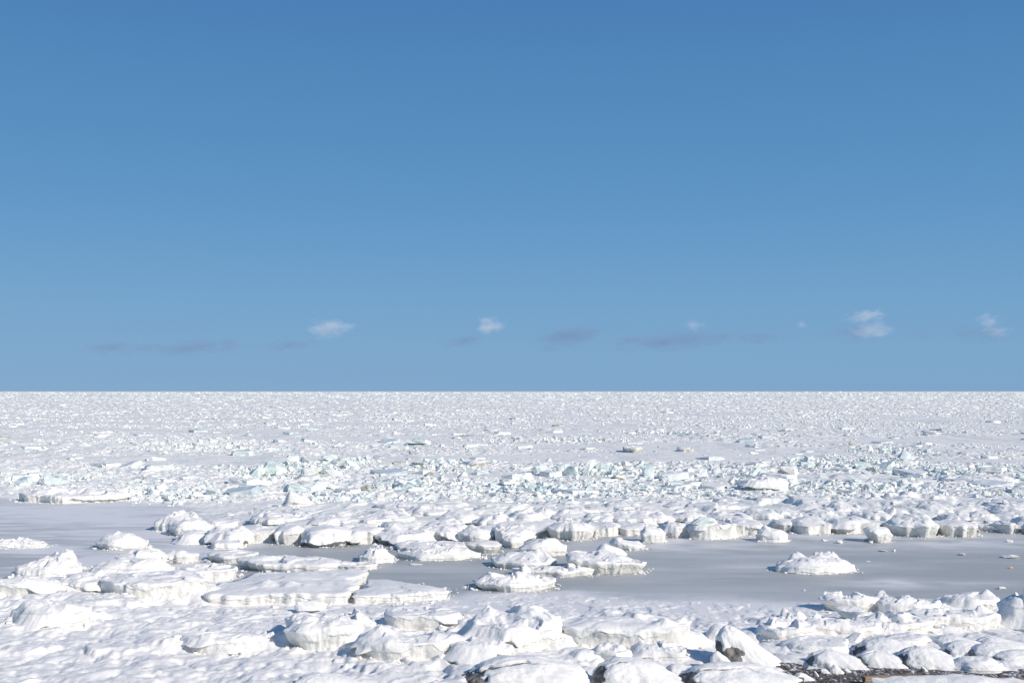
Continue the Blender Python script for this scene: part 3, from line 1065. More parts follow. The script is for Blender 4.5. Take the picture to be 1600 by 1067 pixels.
F('dome', 1033, 1077, 815, 824, 840, 'walled floe just right of the drum-shaped boulder', group=G1, jag=0.15, uc=0.00, drift=0.40, dr=1.50, hum=.1, n=3, lf=.85)
F('dome', 1065, 1150, 819, 824, 843, 'thick white floe carrying a bluish ice boulder', group=G1, jag=0.12, uc=0.00, drift=0.20, dr=1.05, hum=.12, n=2.7, lf=.8, foot=.2)
F('dome', 1136, 1190, 813, 821, 837, 'fluted ice-wall floe right of the floe that carries a bluish boulder', group=G1, jag=0.18, uc=0.00, drift=0.60, dr=1.65, hum=.06, n=4, lf=.93, flute=.025)
F('dome', 1204, 1242, 812, 820, 832, 'floe with a dark notch at its left corner, behind the small flat-footed floe', group=G1, jag=0.21, uc=0.10, drift=0.80, dr=1.65, hum=.06, n=3, lf=.9, ucl=.2)
F('dome', 1223, 1299, 806, 822, 835, 'conical snow-topped floe with a fluted foot', group=G1, jag=0.15, uc=0.00, drift=0.40, dr=1.20, hum=.07, n=2.4, lf=.9, dp=1.5, flute=.025)
F('dome', 1288, 1362, 804, 820, 834, 'low dome floe with a fluted wall, left of the lone ice boulder', group=G1, jag=0.15, uc=0.00, drift=0.40, dr=1.20, hum=.1, n=2.8, lf=.92, flute=.025)
F('dome', 1380, 1465, 802, 824, 840, 'biggest dome floe of the right side, with a dark gap under its front', group=G1, jag=0.12, drift=0.20, dr=1.20, hum=.12, n=2.4, lf=.85, uc=.15, dp=1.0)
F('dome', 1457, 1525, 812, 822, 839, 'smooth dome floe with a thin grey seam, second from the right end', group=G1, jag=0.24, uc=0.10, drift=1.00, dr=1.20, hum=.05, n=2.5, lf=.88, dp=1.1)
F('dome', 1517, 1564, 818, 823, 831, 'low snowy ledge right of the smooth dome floe', group=G1, jag=0.24, uc=0.10, drift=1.00, dr=1.35, hum=.08, lf=.6)
F('dome', 1552, 1594, 815, 822, 834, 'small grey-sided floe near the right edge of the photo', group=G1, jag=0.24, uc=0.10, drift=1.00, dr=1.35, hum=.08, lf=.85)
F('dome', 1583, 1643, 807, 820, 836, 'round shaded floe cut by the right edge of the photo', group=G1, jag=0.15, uc=0.00, drift=0.40, dr=1.35, hum=.1, lf=.8, ucl=.2)

# mounds of the belt behind that edge
for i, (x0, x1, yt, y0, lab) in enumerate([
        (400, 470, 802, 823, 'broad snow mound left of the little white hump, behind the cake-like floe'),
        (457, 492, 799, 814, 'little white hump above the cake-like floe'),
        (488, 560, 806, 826, 'wide soft snow mound right of the little white hump'),
        (556, 640, 800, 826, 'long low snow mound behind the grey layered floe'),
        (640, 700, 790, 812, 'rounded snow mound at the back of the belt, left of centre'),
        (690, 742, 798, 822, 'ridge-backed snow mound behind the small peaked floe'),
        (745, 800, 789, 810, 'dark-flanked snow mound with a rock-grey left side'),
        (748, 796, 804, 826, 'snow mound with a pointed crest behind the rugged cracked floe'),
        (800, 850, 796, 822, 'twin-lumped snow mound left of the creased mound'),
        (832, 872, 792, 818, 'creased snow mound with a blue hollow on its left'),
        (866, 915, 797, 820, 'smooth sloping snow mound behind the rough-fronted floe'),
        (912, 960, 804, 822, 'mound with a white tilted plate on its back'),
        (945, 1020, 799, 823, 'large smooth white mound behind the low walled floe'),
        (945, 990, 785, 801, 'sharp-shouldered mound at the back of the belt, right of centre'),
        (1010, 1050, 800, 820, 'narrow steep mound behind the drum-shaped boulder'),
        (1052, 1100, 799, 818, 'leaning snow mound left of the bluish ice boulder'),
        (1110, 1170, 800, 820, 'flat snow mound behind the fluted ice wall'),
        (1165, 1215, 794, 818, 'lumpy mound between the fluted wall and the conical floe'),
        (1205, 1250, 797, 816, 'grey-flanked mound behind the conical floe'),
        (1252, 1300, 795, 817, 'round snow mound behind the low dome floe'),
        (1290, 1342, 783, 808, 'tall round-backed mound with a shaded left side, right part of the belt'),
        (1340, 1388, 797, 818, 'snow mound behind the lone ice boulder'),
        (1380, 1415, 793, 812, 'grey-sided hump left of the biggest dome floe'),
        (1432, 1478, 786, 808, 'hump with a dark left flank behind the biggest dome floe'),
        (1475, 1516, 800, 818, 'soft mound behind the smooth dome floe'),
        (1498, 1535, 786, 802, 'small bright mound at the back of the belt, far right'),
        (1512, 1552, 801, 819, 'peaked mound with grey left side, far right of the belt'),
        (1550, 1605, 788, 812, 'mound at the right edge of the photo behind the grey-sided floe'),
        (1040, 1090, 784, 800, 'low bright mound behind the leaning snow mound'),
        (1110, 1160, 777, 792, 'dirty-streaked mound at the back of the belt'),
        (590, 650, 786, 802, 'low smooth mound at the far back of the belt, left of centre'),
        (850, 900, 786, 800, 'low creased mound at the far back of the belt, centre'),
        (1395, 1440, 776, 790, 'low flat mound at the far back of the belt, right side')]):
    xm_, xw_ = .5 * (x0 + x1), .62 * (x1 - x0)
    y0 = yt + (y0 - yt) * .68
    F('dome', xm_ - xw_, xm_ + xw_, yt + 1, y0 - (y0 - yt) * .25, y0, lab, 'snow mound', G4, dr=1.3, hum=.14, lump=.9 + .15 * (i % 3), lf=.12, jag=.2, foot=.8, z=.55, drift=.9, name='snow_mound', crumbs=False, dp=1.1, peak=((i * 37 % 7 - 3) * .12, 0),
      bumps=[((i * 53 % 11 - 5) * .1, .1, .9, .3)])

# thick floes farther out in the pack
G5 = 'thick floes standing in the rubble field'
F('dome', 1155, 1232, 745, 752, 769, 'thick aqua-sided floe with a tilted ice slab on top, dark shadow at its left end', group=G5, drift=.5, dr=.7, hum=.2, lump=.9, ucl=.35, lf=.85, side_mat=M_AQUA, n=2.6, z=.05)
F('flat', 5, 182, 764, 775, 786, 'long flat floe with a pale wall at the far left', group=G5, jag=.2, rough=.09, hum=.3, lump=1.3, lf=.5, side_mat=M_WALL, n=2.4, z=.05, drift=.4)
F('dome', 440, 492, 771, 788, 798, 'snow mound with a dirty brown crack near its top, left of centre', 'snow mound', group=G5, drift=.5, dr=.7, hum=.2, lump=.8, lf=.2, z=.1, foot=.5, side_mat=M_DIRT_SHADE, bumps=[(-.2, .2, .6, .25), (.3, .1, .5, .3)], name='snow_mound')
F('dome', 440, 472, 754, 760, 769, 'square pale ice floe behind the mound with the brown crack', group=G5, drift=.5, dr=.9, hum=.15, lf=.8, side_mat=M_BLOCK, n=3.5, z=.05)
F('dome', 725, 762, 719, 722, 731, 'slab floe with a dark olive underside, upper centre of the rubble', group=G5, drift=.5, dr=1.4, hum=.15, lf=.8, side_mat=M_DIRT_SHADE, uc=.25, z=.05)
F('dome', 973, 1003, 697, 700, 708, 'low floe with a dark olive front far out in the pack', group=G5, drift=.5, dr=2.0, hum=.15, lf=.7, side_mat=M_DIRT_SHADE, z=.05)
F('flat', 1060, 1086, 700, 702, 706, 'thin brown-edged plate far out in the pack', group=G5, hum=.1, lf=.7, side_mat=M_DIRT_SHADE, z=.05)
F('dome', 18, 80, 737, 741, 745, 'low plate with an olive-brown edge at the far left', group=G5, drift=.5, dr=1.2, hum=.1, lf=.6, side_mat=M_DIRT_SHADE, z=.05)
F('dome', 1375, 1440, 766, 780, 789, 'snowy block floe with a rough broken front, behind the mounds at right', group=G5, drift=.5, dr=.8, hum=.3, lump=.9, lf=.7, z=.1, side_mat=M_BLOCK)
F('dome', 1340, 1382, 770, 780, 787, 'snowy block floe left of the rough broken-fronted one', group=G5, drift=.5, dr=.8, hum=.25, lump=.9, lf=.7, z=.1, side_mat=M_BLOCK)
F('flat', 1490, 1610, 742, 751, 757, 'long white ledge with an aqua edge at the far right of the rubble', group=G5, jag=.15, hum=.3, lump=1.4, lf=.7, side_mat=M_AQUA, z=.05)

# ------------------------------------------------------------------ near shore
F('dome', -25, 82, 904, 914, 929, 'snowy floe with a dirty front foot at the left edge of the photo', group=G3, drift=.8, dr=.5, hum=.15, lump=.8, lf=.6, n=2.8)
F('dome', 28, 132, 868, 890, 903, 'floe with a jagged pale ridge of ice crumbs along its back, left', group=G3, drift=.8, dr=.9, hum=.22, lump=.6, jag=.16, lf=.2, foot=.4, bumps=[(.4, .5, 1.0, .25), (0, .5, .5, .25)])
F('flat', 80, 182, 896, 909, 925, 'rounded snow block between the dirty-footed floe and the big walled block', group=G3, drift=.5, dr=.7, hum=.15, lump=.9, lf=.5)
F('flat', 140, 306, 892, 912, 935, 'big block floe with a creamy front wall and a dark hollow at its foot, left', group=G3, dr=.62, hum=.16, lump=1.0, lf=.75, n=3, jag=.09, uc=.12, flute=.05)
F('dome', 140, 276, 874, 890, 902, 'long snowy hump behind the big creamy-walled block', group=G3, drift=.8, dr=.6, hum=.15, lump=.9, lf=.3, foot=.3)
F('dome', 182, 262, 858, 870, 882, 'grey-pocked snow block at the back of the left pile', group=G3, drift=.8, dr=.7, hum=.15, lump=.8, ucl=.2)
F('dome', 256, 308, 859, 868, 880, 'flat-topped block right of the grey-pocked block', group=G3, drift=.8, dr=.8, hum=.08, n=3, lf=.7)
F('flat', 270, 360, 881, 894, 908, 'sloping block with a scalloped front between the left pile and the broad flat floe', group=G3, drift=.5, dr=.7, hum=.2, lump=.8, lf=.6, n=2.6)
F('dome', 12, 140, 934, 962, 984, 'snowed-in ledge with a grey shaded hollow at its left, low on the left side', group=G3, bk=.25, drift=.8, dr=.7, hum=.18, lump=1.0, ucl=.3, lf=.45, n=2.4)
F('flat', 275, 402, 987, 1000, 1015, 'low snow-buried floe left of the large steep-fronted floe', group=G3, drift=.5, dr=.6, hum=.16, lump=.9, lf=.4, foot=.4, ucl=.15)
F('dome', 390, 431, 988, 998, 1009, 'small round snow lump beside the large steep-fronted floe', group=G3, drift=.8, dr=.8, hum=.1, lf=.4)
F('flat', 428, 578, 958, 984, 1018, 'large floe with a steep creamy front and a blue-shaded left side', group=G3, dr=.75, hum=.2, lump=.8, ucl=.22, lf=.5, n=2.7, tx=-.03, flute=.04)
F('flat', 596, 716, 948, 964, 983, 'flat-topped white block with a vertical right corner near the centre', group=G3, drift=.5, dr=.62, hum=.12, lump=.9, lf=.7, n=3.4, jag=.07)
F('flat', 553, 728, 984, 1004, 1034, 'long snow block with a round shaded left end pierced by a hollow', group=G3, bk=.25, drift=.5, dr=.6, hum=.18, lump=1.1, lf=.55, n=2.3, ucl=.1, tx=.0, bumps=[(-.6, -.2, .35, .3)])
F('flat', 727, 882, 954, 984, 1022, 'tallest snow mass on the near shore, dark shaded left side and lit front, centre', group=G3, bk=.25, drift=.5, dr=.75, hum=.22, lump=1.0, ucl=.2, lf=.6, n=2.6, bumps=[(-.55, .4, .35, .35), (.3, 0, .2, .4)])
F('dome', 700, 802, 1000, 1015, 1037, 'chunk with a grey hollow under its left side, in front of the tallest snow mass', group=G3, bk=.25, drift=.8, dr=.7, hum=.12, lump=.8, ucl=.45, uc=.1, lf=.6, n=2.4)
F('flat', 878, 1088, 962, 984, 1017, 'long straight ice wall with a fluted creamy face, centre right of the near shore', group=G3, hum=.1, lump=1.2, lf=.8, n=4, jag=.05, flute=.05, bumps=[(.55, -.5, .35, .25), (.85, -.2, .3, .2)])
F('dome', 1105, 1150, 980, 990, 1003, 'low snow lump left of the tilted dark rock', group=G3, drift=.8, dr=.8, hum=.15, lf=.3)
F('dome', 925, 985, 1003, 1020, 1031, 'snow lump with a grey icy left foot below the long ice wall', group=G3, drift=.8, dr=.8, hum=.16, lump=.6, lf=.4, dp=1.2, peak=(-.2, 0))
F('dome', 985, 1075, 1006, 1020, 1032, 'low ruffled snow lump right of the grey-footed lump', group=G3, drift=.8, dr=.7, hum=.16, lump=.6, lf=.3, foot=.4)
F('flat', 1286, 1405, 928, 939, 958, 'lumpy floe with a deep-shaded undercut left end at the rim of the grey ice, right', group=G3, bk=.25, drift=0, dr=.7, hum=.22, lump=.65, ucl=.35, uc=.08, lf=.4, n=2.6, bumps=[(-.85, .3, .5, .2), (.75, .4, .5, .2)])
F('flat', 1380, 1482, 933, 945, 962, 'bumpy snow floe between the undercut floe and the white-topped block', group=G3, drift=.5, dr=.7, hum=.2, lump=.6, lf=.4, foot=.2)
F('dome', 1303, 1352, 946, 955, 976, 'tilted block with a smooth grey shaded front face, below the undercut floe', group=G3, bk=.25, drift=0, dr=.9, hum=.08, ucl=.3, uc=.25, lf=.85, n=3, tx=-.1, side_mat=M_BLUE_SHADE)
F('flat', 1345, 1475, 960, 973, 990, 'sloping floe with a bluish ragged edge right of the grey-faced block', group=G3, drift=.5, dr=.6, hum=.2, lump=.7, uc=.15, lf=.6)
F('dome', 1474, 1563, 926, 939, 955, 'bright white-topped block at the rim of the grey ice, right', group=G3, drift=.8, dr=.7, hum=.10, lump=.9, lf=.6, n=2.6, dp=.6, bumps=[(.6, .1, .4, .25)])
F('flat', 1428, 1574, 951, 964, 984, 'broad floe with a pale yellowish front below the bright white-topped block', group=G3, bk=.25, drift=0, dr=.6, hum=.14, lump=.9, ucl=.3, lf=.55, n=2.6, bumps=[(.65, .0, .7, .2)])
F('dome', 1562, 1650, 918, 950, 982, 'tall rugged block cut by the right edge of the photo', group=G3, bk=.25, drift=.8, dr=.8, hum=.22, lump=.7, ucl=.2, lf=.5, n=2.8)
F('flat', 1258, 1388, 968, 980, 1001, 'floe with a grey fluted front wall left of the white ice pyramid', group=G3, dr=.6, hum=.14, lump=.8, lf=.8, n=3, flute=.05)
F('flat', 1195, 1282, 969, 984, 1005, 'rough snow block in front of the flat snow, right of the tilted dark rock', group=G3, drift=.5, dr=.75, hum=.18, lump=.7, lf=.6, n=2.6)
F('dome', 1210, 1262, 960, 968, 976, 'low row of small snow lumps behind the rough snow block', group=G3, drift=.8, dr=.6, hum=.25, lump=.4, lf=.2)
F('dome', 1382, 1457, 990, 1002, 1013, 'low smooth snow hump behind the long triangular snow drift', group=G3, drift=.8, dr=.7, hum=.05, lf=.2)
F('dome', 1220, 1330, 1000, 1010, 1022, 'low flat snow drift in front of the grey fluted floe', 'snow drift', group=G3, dr=.7, hum=.06, lf=.1, foot=.8, name='snow_drift', crumbs=False)
F('dome', 1485, 1565, 1024, 1042, 1050, 'peaked snow drift with a blue shaded side near the beach at right', 'snow drift', group=G3, drift=.8, dr=.8, hum=.06, lf=.1, foot=.8, dp=1.6, peak=(-.1, 0), name='snow_drift', crumbs=False)

# snowy rocks on the beach
G6 = 'snow-covered rocks on the beach'
R = rock
R(1117, 1194, 979, 1040, 'tall slab-like rock leaning left with a torn dark underside, snowy right face', dr=.75, expose=2.4, lean=-.5, snow_t=.04, p=1.4, group=G6, front=.4, sh=(-.15, .2))
R(1108, 1134, 1018, 1044, 'small snow-capped rock at the foot of the leaning slab', expose=1.0, group=G6, front=1.0)
R(1060, 1226, 1038, 1074, 'broad rounded rock under smooth snow, dark edge along its top, bottom right of centre', dr=.55, expose=.8, slit=(-.9, .3, -.40, .04), p=2.0, group=G6)
R(925, 1040, 1030, 1070, 'boxy snow-covered rock with a dark left end, below the long ice wall', dr=.6, expose=1.2, slit=(-.95, -.2, -.42, .05), p=2.3, group=G6)
R(1036, 1082, 1038, 1058, 'low rock with a dark left edge between the boxy rock and the broad rounded rock', dr=.8, expose=1.6, group=G6, p=2)
R(712, 905, 1028, 1076, 'long rock with a dark ridge line running up its snow-covered back, bottom centre', dr=.55, expose=.5, slit=(-1, .2, -.42, .05), p=1.9, group=G6, lean=.1)
R(455, 540, 1053, 1080, 'low snowy rock with a dark left rim cut by the bottom edge of the photo', dr=.8, expose=1.2, slit=(-1, 0, .2, .06), group=G6, p=2)
R(1332, 1430, 998, 1030, 'rock drifted over by a long triangular slope of snow, dark left corner', dr=.75, expose=1.1, p=1.35, sh=(-.1, 0), group=G6)
R(1334, 1398, 1017, 1041, 'rounded rock with dark cracks in its snow, in front of the triangular drift', dr=.8, expose=1.2, slit=(-1, -.1, -.2, .04), group=G6)
R(1398, 1480, 1011, 1043, 'largest smooth snow-domed rock at right, dark left lip', dr=.8, expose=1.3, slit=(-1, -.35, -.1, .04), group=G6, p=1.8)
R(1450, 1520, 994, 1016, 'grey-shaded snowy rock behind the snow-domed rocks', dr=.8, expose=.5, group=G6)
R(1472, 1536, 1002, 1026, 'snowy rock with a thin dark streak, left of the long flat rock', dr=.8, expose=.9, group=G6)
R(1510, 1594, 1006, 1032, 'long flat snow-covered rock with a thick dark left rim, right', dr=.7, expose=1.6, slit=(-1, .3, .45, .03), group=G6, p=2.6)
R(1543, 1640, 1017, 1037, 'long rock with a round dark left end cut by the right edge of the photo', dr=.5, expose=2.2, group=G6, p=2.6)
R(1484, 1504, 1021, 1036, 'small round grey stone dusted with snow, left of the long flat rock', dr=.9, expose=1.5, front=.9, snow_t=.02, group=G6, cat='stone', name='stone')
R(1534, 1549, 1027, 1036, 'small dark stone below the long flat rock', dr=.9, expose=1.4, front=.8, snow_t=.02, group=G6, cat='stone', name='stone')
R(1260, 1328, 1016, 1042, 'snow-covered rock with a small dark upright stump at its left, above the gravel', dr=.8, expose=.9, slit=(-1, 0, 0, .03), group=G6)
R(1525, 1580, 996, 1012, 'snowy rock with wind-cut dark streaks behind the long flat rock', dr=.8, expose=1.0, slit=(-.9, .2, 0, .04), group=G6)
R(1298, 1311, 1038, 1051, 'small white snow-covered stone on the beach', dr=.9, expose=.3, group='small stones on the gravel', cat='stone', name='stone', snow_t=.03)
R(1270, 1277, 1046, 1056, 'small dark brown upright stone at the edge of the gravel', dr=.9, expose=2, front=2, snow_t=.0, group='small stones on the gravel', cat='stone', name='stone')
R(1241, 1262, 1050, 1062, 'small half-snowy stone at the left end of the gravel', dr=.8, expose=1, front=.6, snow_t=.02, group='small stones on the gravel', cat='stone', name='stone')
R(1280, 1292, 1043, 1051, 'small grey stone between the brown stone and the white stone', dr=.9, expose=1, front=.6, snow_t=.02, group='small stones on the gravel', cat='stone', name='stone')
R(1318, 1326, 1043, 1049, 'tiny stone right of the white snow-covered stone', dr=.9, expose=1, front=.8, snow_t=.02, group='small stones on the gravel', cat='stone', name='stone')
R(1438, 1446, 1039, 1048, 'tiny dark stone at the foot of the largest snow-domed rock', dr=.9, expose=1.2, front=1, snow_t=.0, group='small stones on the gravel', cat='stone', name='stone')
R(1281, 1289, 1024, 1040, 'short dark upright stump of rock in front of the snow-covered rock above the gravel', dr=.9, expose=1.5, front=1.5, snow_t=.02, p=3, group='small stones on the gravel', cat='stone', name='stone')


# driftwood log with snow along its back
def log():
    z = 0.36
    xa, D = ground(1352, 1077, z)
    xb = ground(1640, 1077, z)[0]
    L = xb - xa
    m, t, b = new_mat('driftwood')
    p = wpos(t, 1.2, 9, 9)
    c = rampc(t, noise(t, p, 2.5, 5, .65), [(.3, (.15, .09, .055)), (.5, (.33, .23, .15)), (.7, (.48, .37, .26))])
    t.links.new(c, b.inputs['Base Color'])
    b.inputs['Roughness'].default_value = .8
    bump(t, b, noise(t, p, 4, 4, .6), .6, .03)
    m2, t, b = new_mat('cut_wood')
    c = rampc(t, noise(t, wpos(t), 9, 5, .65), [(.3, (.10, .05, .03)), (.6, (.25, .14, .08))])
    t.links.new(c, b.inputs['Base Color'])
    b.inputs['Roughness'].default_value = .85
    root = empty('driftwood_log', ((xa + xb) / 2, D + .2, z))
    tag(root, 'driftwood log with a snow-covered back and a brown cut left end on the gravel', 'log')
    N, K = 40, 90
    th = np.linspace(0, 2 * math.pi, N, endpoint=False)
    rad0 = 0.22
    rings = []
    for k in range(K):
        u = k / (K - 1)
        r = rad0 * (1 - .12 * u) * (1 + .08 * fbm2(np.cos(th) * 1.5 + u * 6, np.sin(th) * 1.5, 3, 901))
        r[-4:] = r[-4:]
        rings.append(np.stack([np.full(N, (u - .5) * L) + .04 * np.cos(th * 3) * (k == 0), r * np.cos(th), .16 + r * np.sin(th) + .05 * math.sin(u * 5)], 1))
    V = np.concatenate(rings)
    a = np.arange(N)
    bb = (a + 1) % N
    Q = np.concatenate([np.stack([i * N + a, i * N + bb, (i + 1) * N + bb, (i + 1) * N + a], 1) for i in range(K - 1)])
    link('bark', npmesh('bark', V, Q, None, [m]), root)
    e = rings[0]
    inner = [e * 1.0, np.stack([e[:, 0] + .015, e[:, 1] * .6, .16 + (e[:, 2] - .16) * .6], 1)]
    V, Q, T = ring_mesh(inner, (e[:, 0].mean() + .02, 0, .16))
    link('cut_end', npmesh('cut_end', V, Q, T, [m2]), root)
    # snow: a long drift on and in front of the log, leaving its far top edge bare
    K, N = 120, 26
    V = []
    for k in range(K):
        u = k / (K - 1)
        x = (u - .5) * L * .985 + .07
        q = np.linspace(0, 1, N)
        end = min(1, u * 60)
        y = -.0 - q * (0.55 + 1.5 * sstep(.0, .10, u))
        lt = .16 + rad0 * (1 - .12 * u) + .05 * math.sin(u * 5)
        drift = lt * (1 - sstep(.0, 1.0, q)) * (1.06 + .07 * fbm2(u * 9, q * 0, 3, 905)) - .015 + .05 * fbm2(x * .7, y * 1.2, 3, 906)
        zz = drift + .16 * np.exp(-((u - .58) / .13) ** 2) * np.sin(np.pi * np.clip(q * 1.3 + .15, 0, 1)) * (1 if u < .62 else .8)
        zz = zz * (.35 + .65 * end) + .015 * fbm2(x * 2, y * 2, 3, 907)
        zz[0] -= .05
        zz[-1] = -.3
        V.append(np.stack([np.full(N, x), y, zz], 1))
    V = np.concatenate(V)
    link('snow_cap', npmesh('snow_cap', V, grid_quads(K, N)[:, ::-1], None, [M_SNOW]), root)


log()

# ------------------------------------------------------------------ single angular blocks
GB = 'angular ice blocks heaved up in the rubble field'
B = block
B(1078, 1120, 806, 824, 'lump', 'a', 'bluish rounded ice boulder riding on the thick white floe', z=.75, dr=.7)
B(1164, 1191, 730, 750, 'slab', 'a', 'tilted glassy slab on top of the thick aqua-sided floe', group=GB, z=.7)
B(831, 854, 725, 743, 'lump', 'a', 'pale aqua block at the left end of the centre-right ice heap', group=GB)
B(868, 890, 724, 742, 'lump', 'a', 'rounded aqua block left of the tallest ice peak', group=GB)
B(880, 904, 728, 745, 'lump', 'a', 'shaded aqua wedge in front of the rounded aqua block', group=GB)
B(908, 932, 717, 744, 'pyramid', 'a', 'tallest pointed ice peak of the centre-right heap', group=GB)
B(930, 952, 721, 740, 'lump', 'a', 'pointed ice block just right of the tallest peak', group=GB)
B(842, 878, 735, 746, 'plate', 'w', 'flat white plate lying before the aqua block of the centre-right heap', group=GB)
B(958, 988, 719, 736, 'lump', 'w', 'wedge-shaped white ice block with a steep grey left side, right of the peaks', group=GB)
B(990, 1008, 719, 733, 'slab', 'a', 'leaning aqua slab farther right of the wedge-shaped block', group=GB)
B(1003, 1024, 726, 748, 'lump', 'a', 'square-shouldered aqua block at the right end of the centre-right heap', group=GB)
B(1026, 1042, 737, 747, 'lump', 'a', 'small aqua lump right of the square-shouldered block', group=GB)
B(1085, 1108, 731, 746, 'pyramid', 'w', 'lone white peaked block left of the thick aqua-sided floe', group=GB)
B(410, 448, 720, 746, 'lump', 'a', 'big rounded aqua block of the left heap', group=GB)
B(388, 414, 728, 747, 'lump', 'a', 'aqua block at the left end of the left heap', group=GB)
B(448, 468, 710, 728, 'lump', 'w', 'white peaked block at the back of the left heap', group=GB)
B(464, 486, 714, 732, 'slab', 'w', 'smooth white tilted slab of the left heap', group=GB)
B(502, 527, 710, 724, 'lump', 'a', 'rounded green-tinted block behind the left heap', group=GB)
B(520, 542, 716, 731, 'slab', 'a', 'bright aqua slab standing on edge, right of the left heap', group=GB)
B(538, 562, 718, 734, 'slab', 'a', 'second aqua slab leaning against the bright one', group=GB)
B(498, 536, 731, 748, 'lump', 'w', 'white hump with a shadowed right foot in the left heap', group=GB)
B(470, 500, 730, 748, 'lump', 'w', 'broad white block in front of the left heap', group=GB)
B(492, 530, 751, 766, 'slab', 'a', 'flat slab with a turquoise underside in front of the left heap', group=GB)
B(488, 507, 766, 776, 'plate', 'w', 'small pale blue plate below the turquoise slab', group=GB)
B(512, 536, 781, 793, 'pyramid', 'b', 'small blue-shaded pyramid right of the mound with the brown crack', group=GB)
B(25, 53, 745, 758, 'lump', 'a', 'pale blue block on the long flat floe, the left one', group=GB)
B(62, 102, 744, 759, 'lump', 'a', 'pale blue block on the long flat floe, the wide right one', group=GB)
B(38, 66, 738, 748, 'plate', 'a', 'aqua plate behind the pale blue blocks at far left', group=GB)
B(1245, 1271, 721, 735, 'lump', 'a', 'bright blue-aqua block at right, behind the warm white pyramid', group=GB)
B(1260, 1277, 711, 724, 'pyramid', 'w', 'white peak behind the bright blue-aqua block', group=GB)
B(1216, 1249, 728, 744, 'lump', 's', 'warm white snowy pyramid at right', group=GB)
B(1293, 1318, 724, 734, 'plate', 'a', 'flat aqua plate right of the bright blue-aqua block', group=GB)
B(1333, 1362, 722, 738, 'lump', 'a', 'aqua block with a shaded left face, right part of the rubble', group=GB)
B(1348, 1366, 716, 725, 'plate', 'a', 'turquoise-topped plate behind the shaded aqua block', group=GB)
B(1372, 1398, 719, 737, 'slab', 'a', 'cracked aqua slab right of the shaded aqua block', group=GB)
B(1396, 1426, 716, 733, 'lump', 'w', 'broad pale hump right of the cracked slab', group=GB)
B(1378, 1398, 733, 743, 'lump', 'a', 'small blue lump below the cracked slab', group=GB)
B(1460, 1486, 730, 745, 'lump', 'a', 'block with a turquoise foot at far right', group=GB)
B(1354, 1366, 694, 706, 'pyramid', 'w', 'small white pyramid far out at right', group=GB)
B(1400, 1432, 702, 719, 'pyramid', 'b', 'blue-shadowed heap block far out at right', group=GB)
B(590, 600, 667, 676, 'pyramid', 'b', 'tiny grey-blue pyramid far out near the centre', group=GB)
B(714, 724, 652, 660, 'pyramid', 'b', 'tiny dark blue peak far out, upper centre', group=GB)
B(1020, 1036, 669, 676, 'plate', 'a', 'tiny vivid blue plate far out, right of centre', group=GB)
B(718, 735, 751, 762, 'pyramid', 'b', 'blue-shaded block in the middle of the rubble', group=GB)
B(616, 634, 750, 761, 'lump', 'b', 'blue-shaded block left of the middle of the rubble', group=GB)
B(620, 650, 762, 772, 'lump', 'b', 'cluster of blue-shaded ice left of the dark slab', group=GB)
B(676, 706, 764, 774, 'slab', 'b', 'low blue-shaded slab, the right one of the two in the middle of the rubble', group=GB)
B(1532, 1548, 767, 780, 'lump', 'w', 'round white ice ball beside the dirty brown block at far right', group=GB)
B(1546, 1568, 766, 780, 'pyramid', 'd', 'dirty brown block at far right, behind the mounds', group=GB)
B(1245, 1262, 783, 796, 'lump', 'd', 'dirty grey-brown block with a dark shadow, right part of the belt', group=GB, z=.2)
B(1262, 1288, 783, 788, 'plate', 'd', 'thin brown-edged plate beside the dirty grey-brown block', group=GB, z=.2)
B(217, 230, 744, 757, 'pyramid', 'd', 'brown-flanked block left of the left heap', group=GB)
B(236, 250, 748, 758, 'lump', 'b', 'blue-shaded block right of the brown-flanked block', group=GB)
B(460, 510, 937, 956, 'lump', 'w', 'pale ice slab lying before the crack between the two broad flat floes', z=.1, dr=.5, amp=.12)
B(1258, 1287, 955, 976, 'pyramid', 'a', 'pale aqua ice pyramid at the edge of the flat snow, right', z=.05)
B(1300, 1350, 986, 1014, 'pyramid', 's', 'sharp white ice pyramid behind the snowy rocks at right', z=.2, amp=.04)
B(1347, 1372, 999, 1012, 'lump', 'b', 'grey-shaded ice lump right of the sharp white pyramid', z=.2)
GC = 'small bits of ice lying on the open grey ice'
for (x0, x1, yt, y0, lab) in [
        (1307, 1317, 843, 849, 'small white ice bit left of the lone ice boulder'), (1373, 1386, 859, 862, 'thin flat white ice bit right of the lone oval floe'),
        (1395, 1400, 858, 862, 'tiny round ice bit right of the thin flat one'), (1572, 1582, 842, 847, 'small white ice bit near the right edge, below the belt'),
        (1566, 1592, 866, 873, 'widest white ice bit on the grey ice at far right'), (1498, 1508, 864, 868, 'pair-like flat ice bit left of the widest bit'),
        (1559, 1572, 916, 921, 'flat bright ice bit just above the right shore'), (1254, 1259, 920, 923, 'tiny pale bit on the grey ice left of the undercut floe'),
        (1352, 1360, 876, 878, 'tiny flat bit right of the lone oval floe'), (1236, 1240, 865, 868, 'tiny bit left above the lone oval floe'),
        (1284, 1294, 842, 845, 'flat snowy bit before the conical floe'), (640, 660, 880, 883, 'thin pale bit before the low lumpy floe')]:
    B(x0, x1, yt, y0, 'lump', 's', lab, group=GC, amp=.05)
mo, t, b = new_mat('ochre_ice')
b.inputs['Base Color'].default_value = (.75, .55, .33, 1)
MATS['o'] = mo
B(1577, 1583, 884, 888, 'lump', 'o', 'tiny orange-tinted ice bit on the grey ice at far right', sub=1)

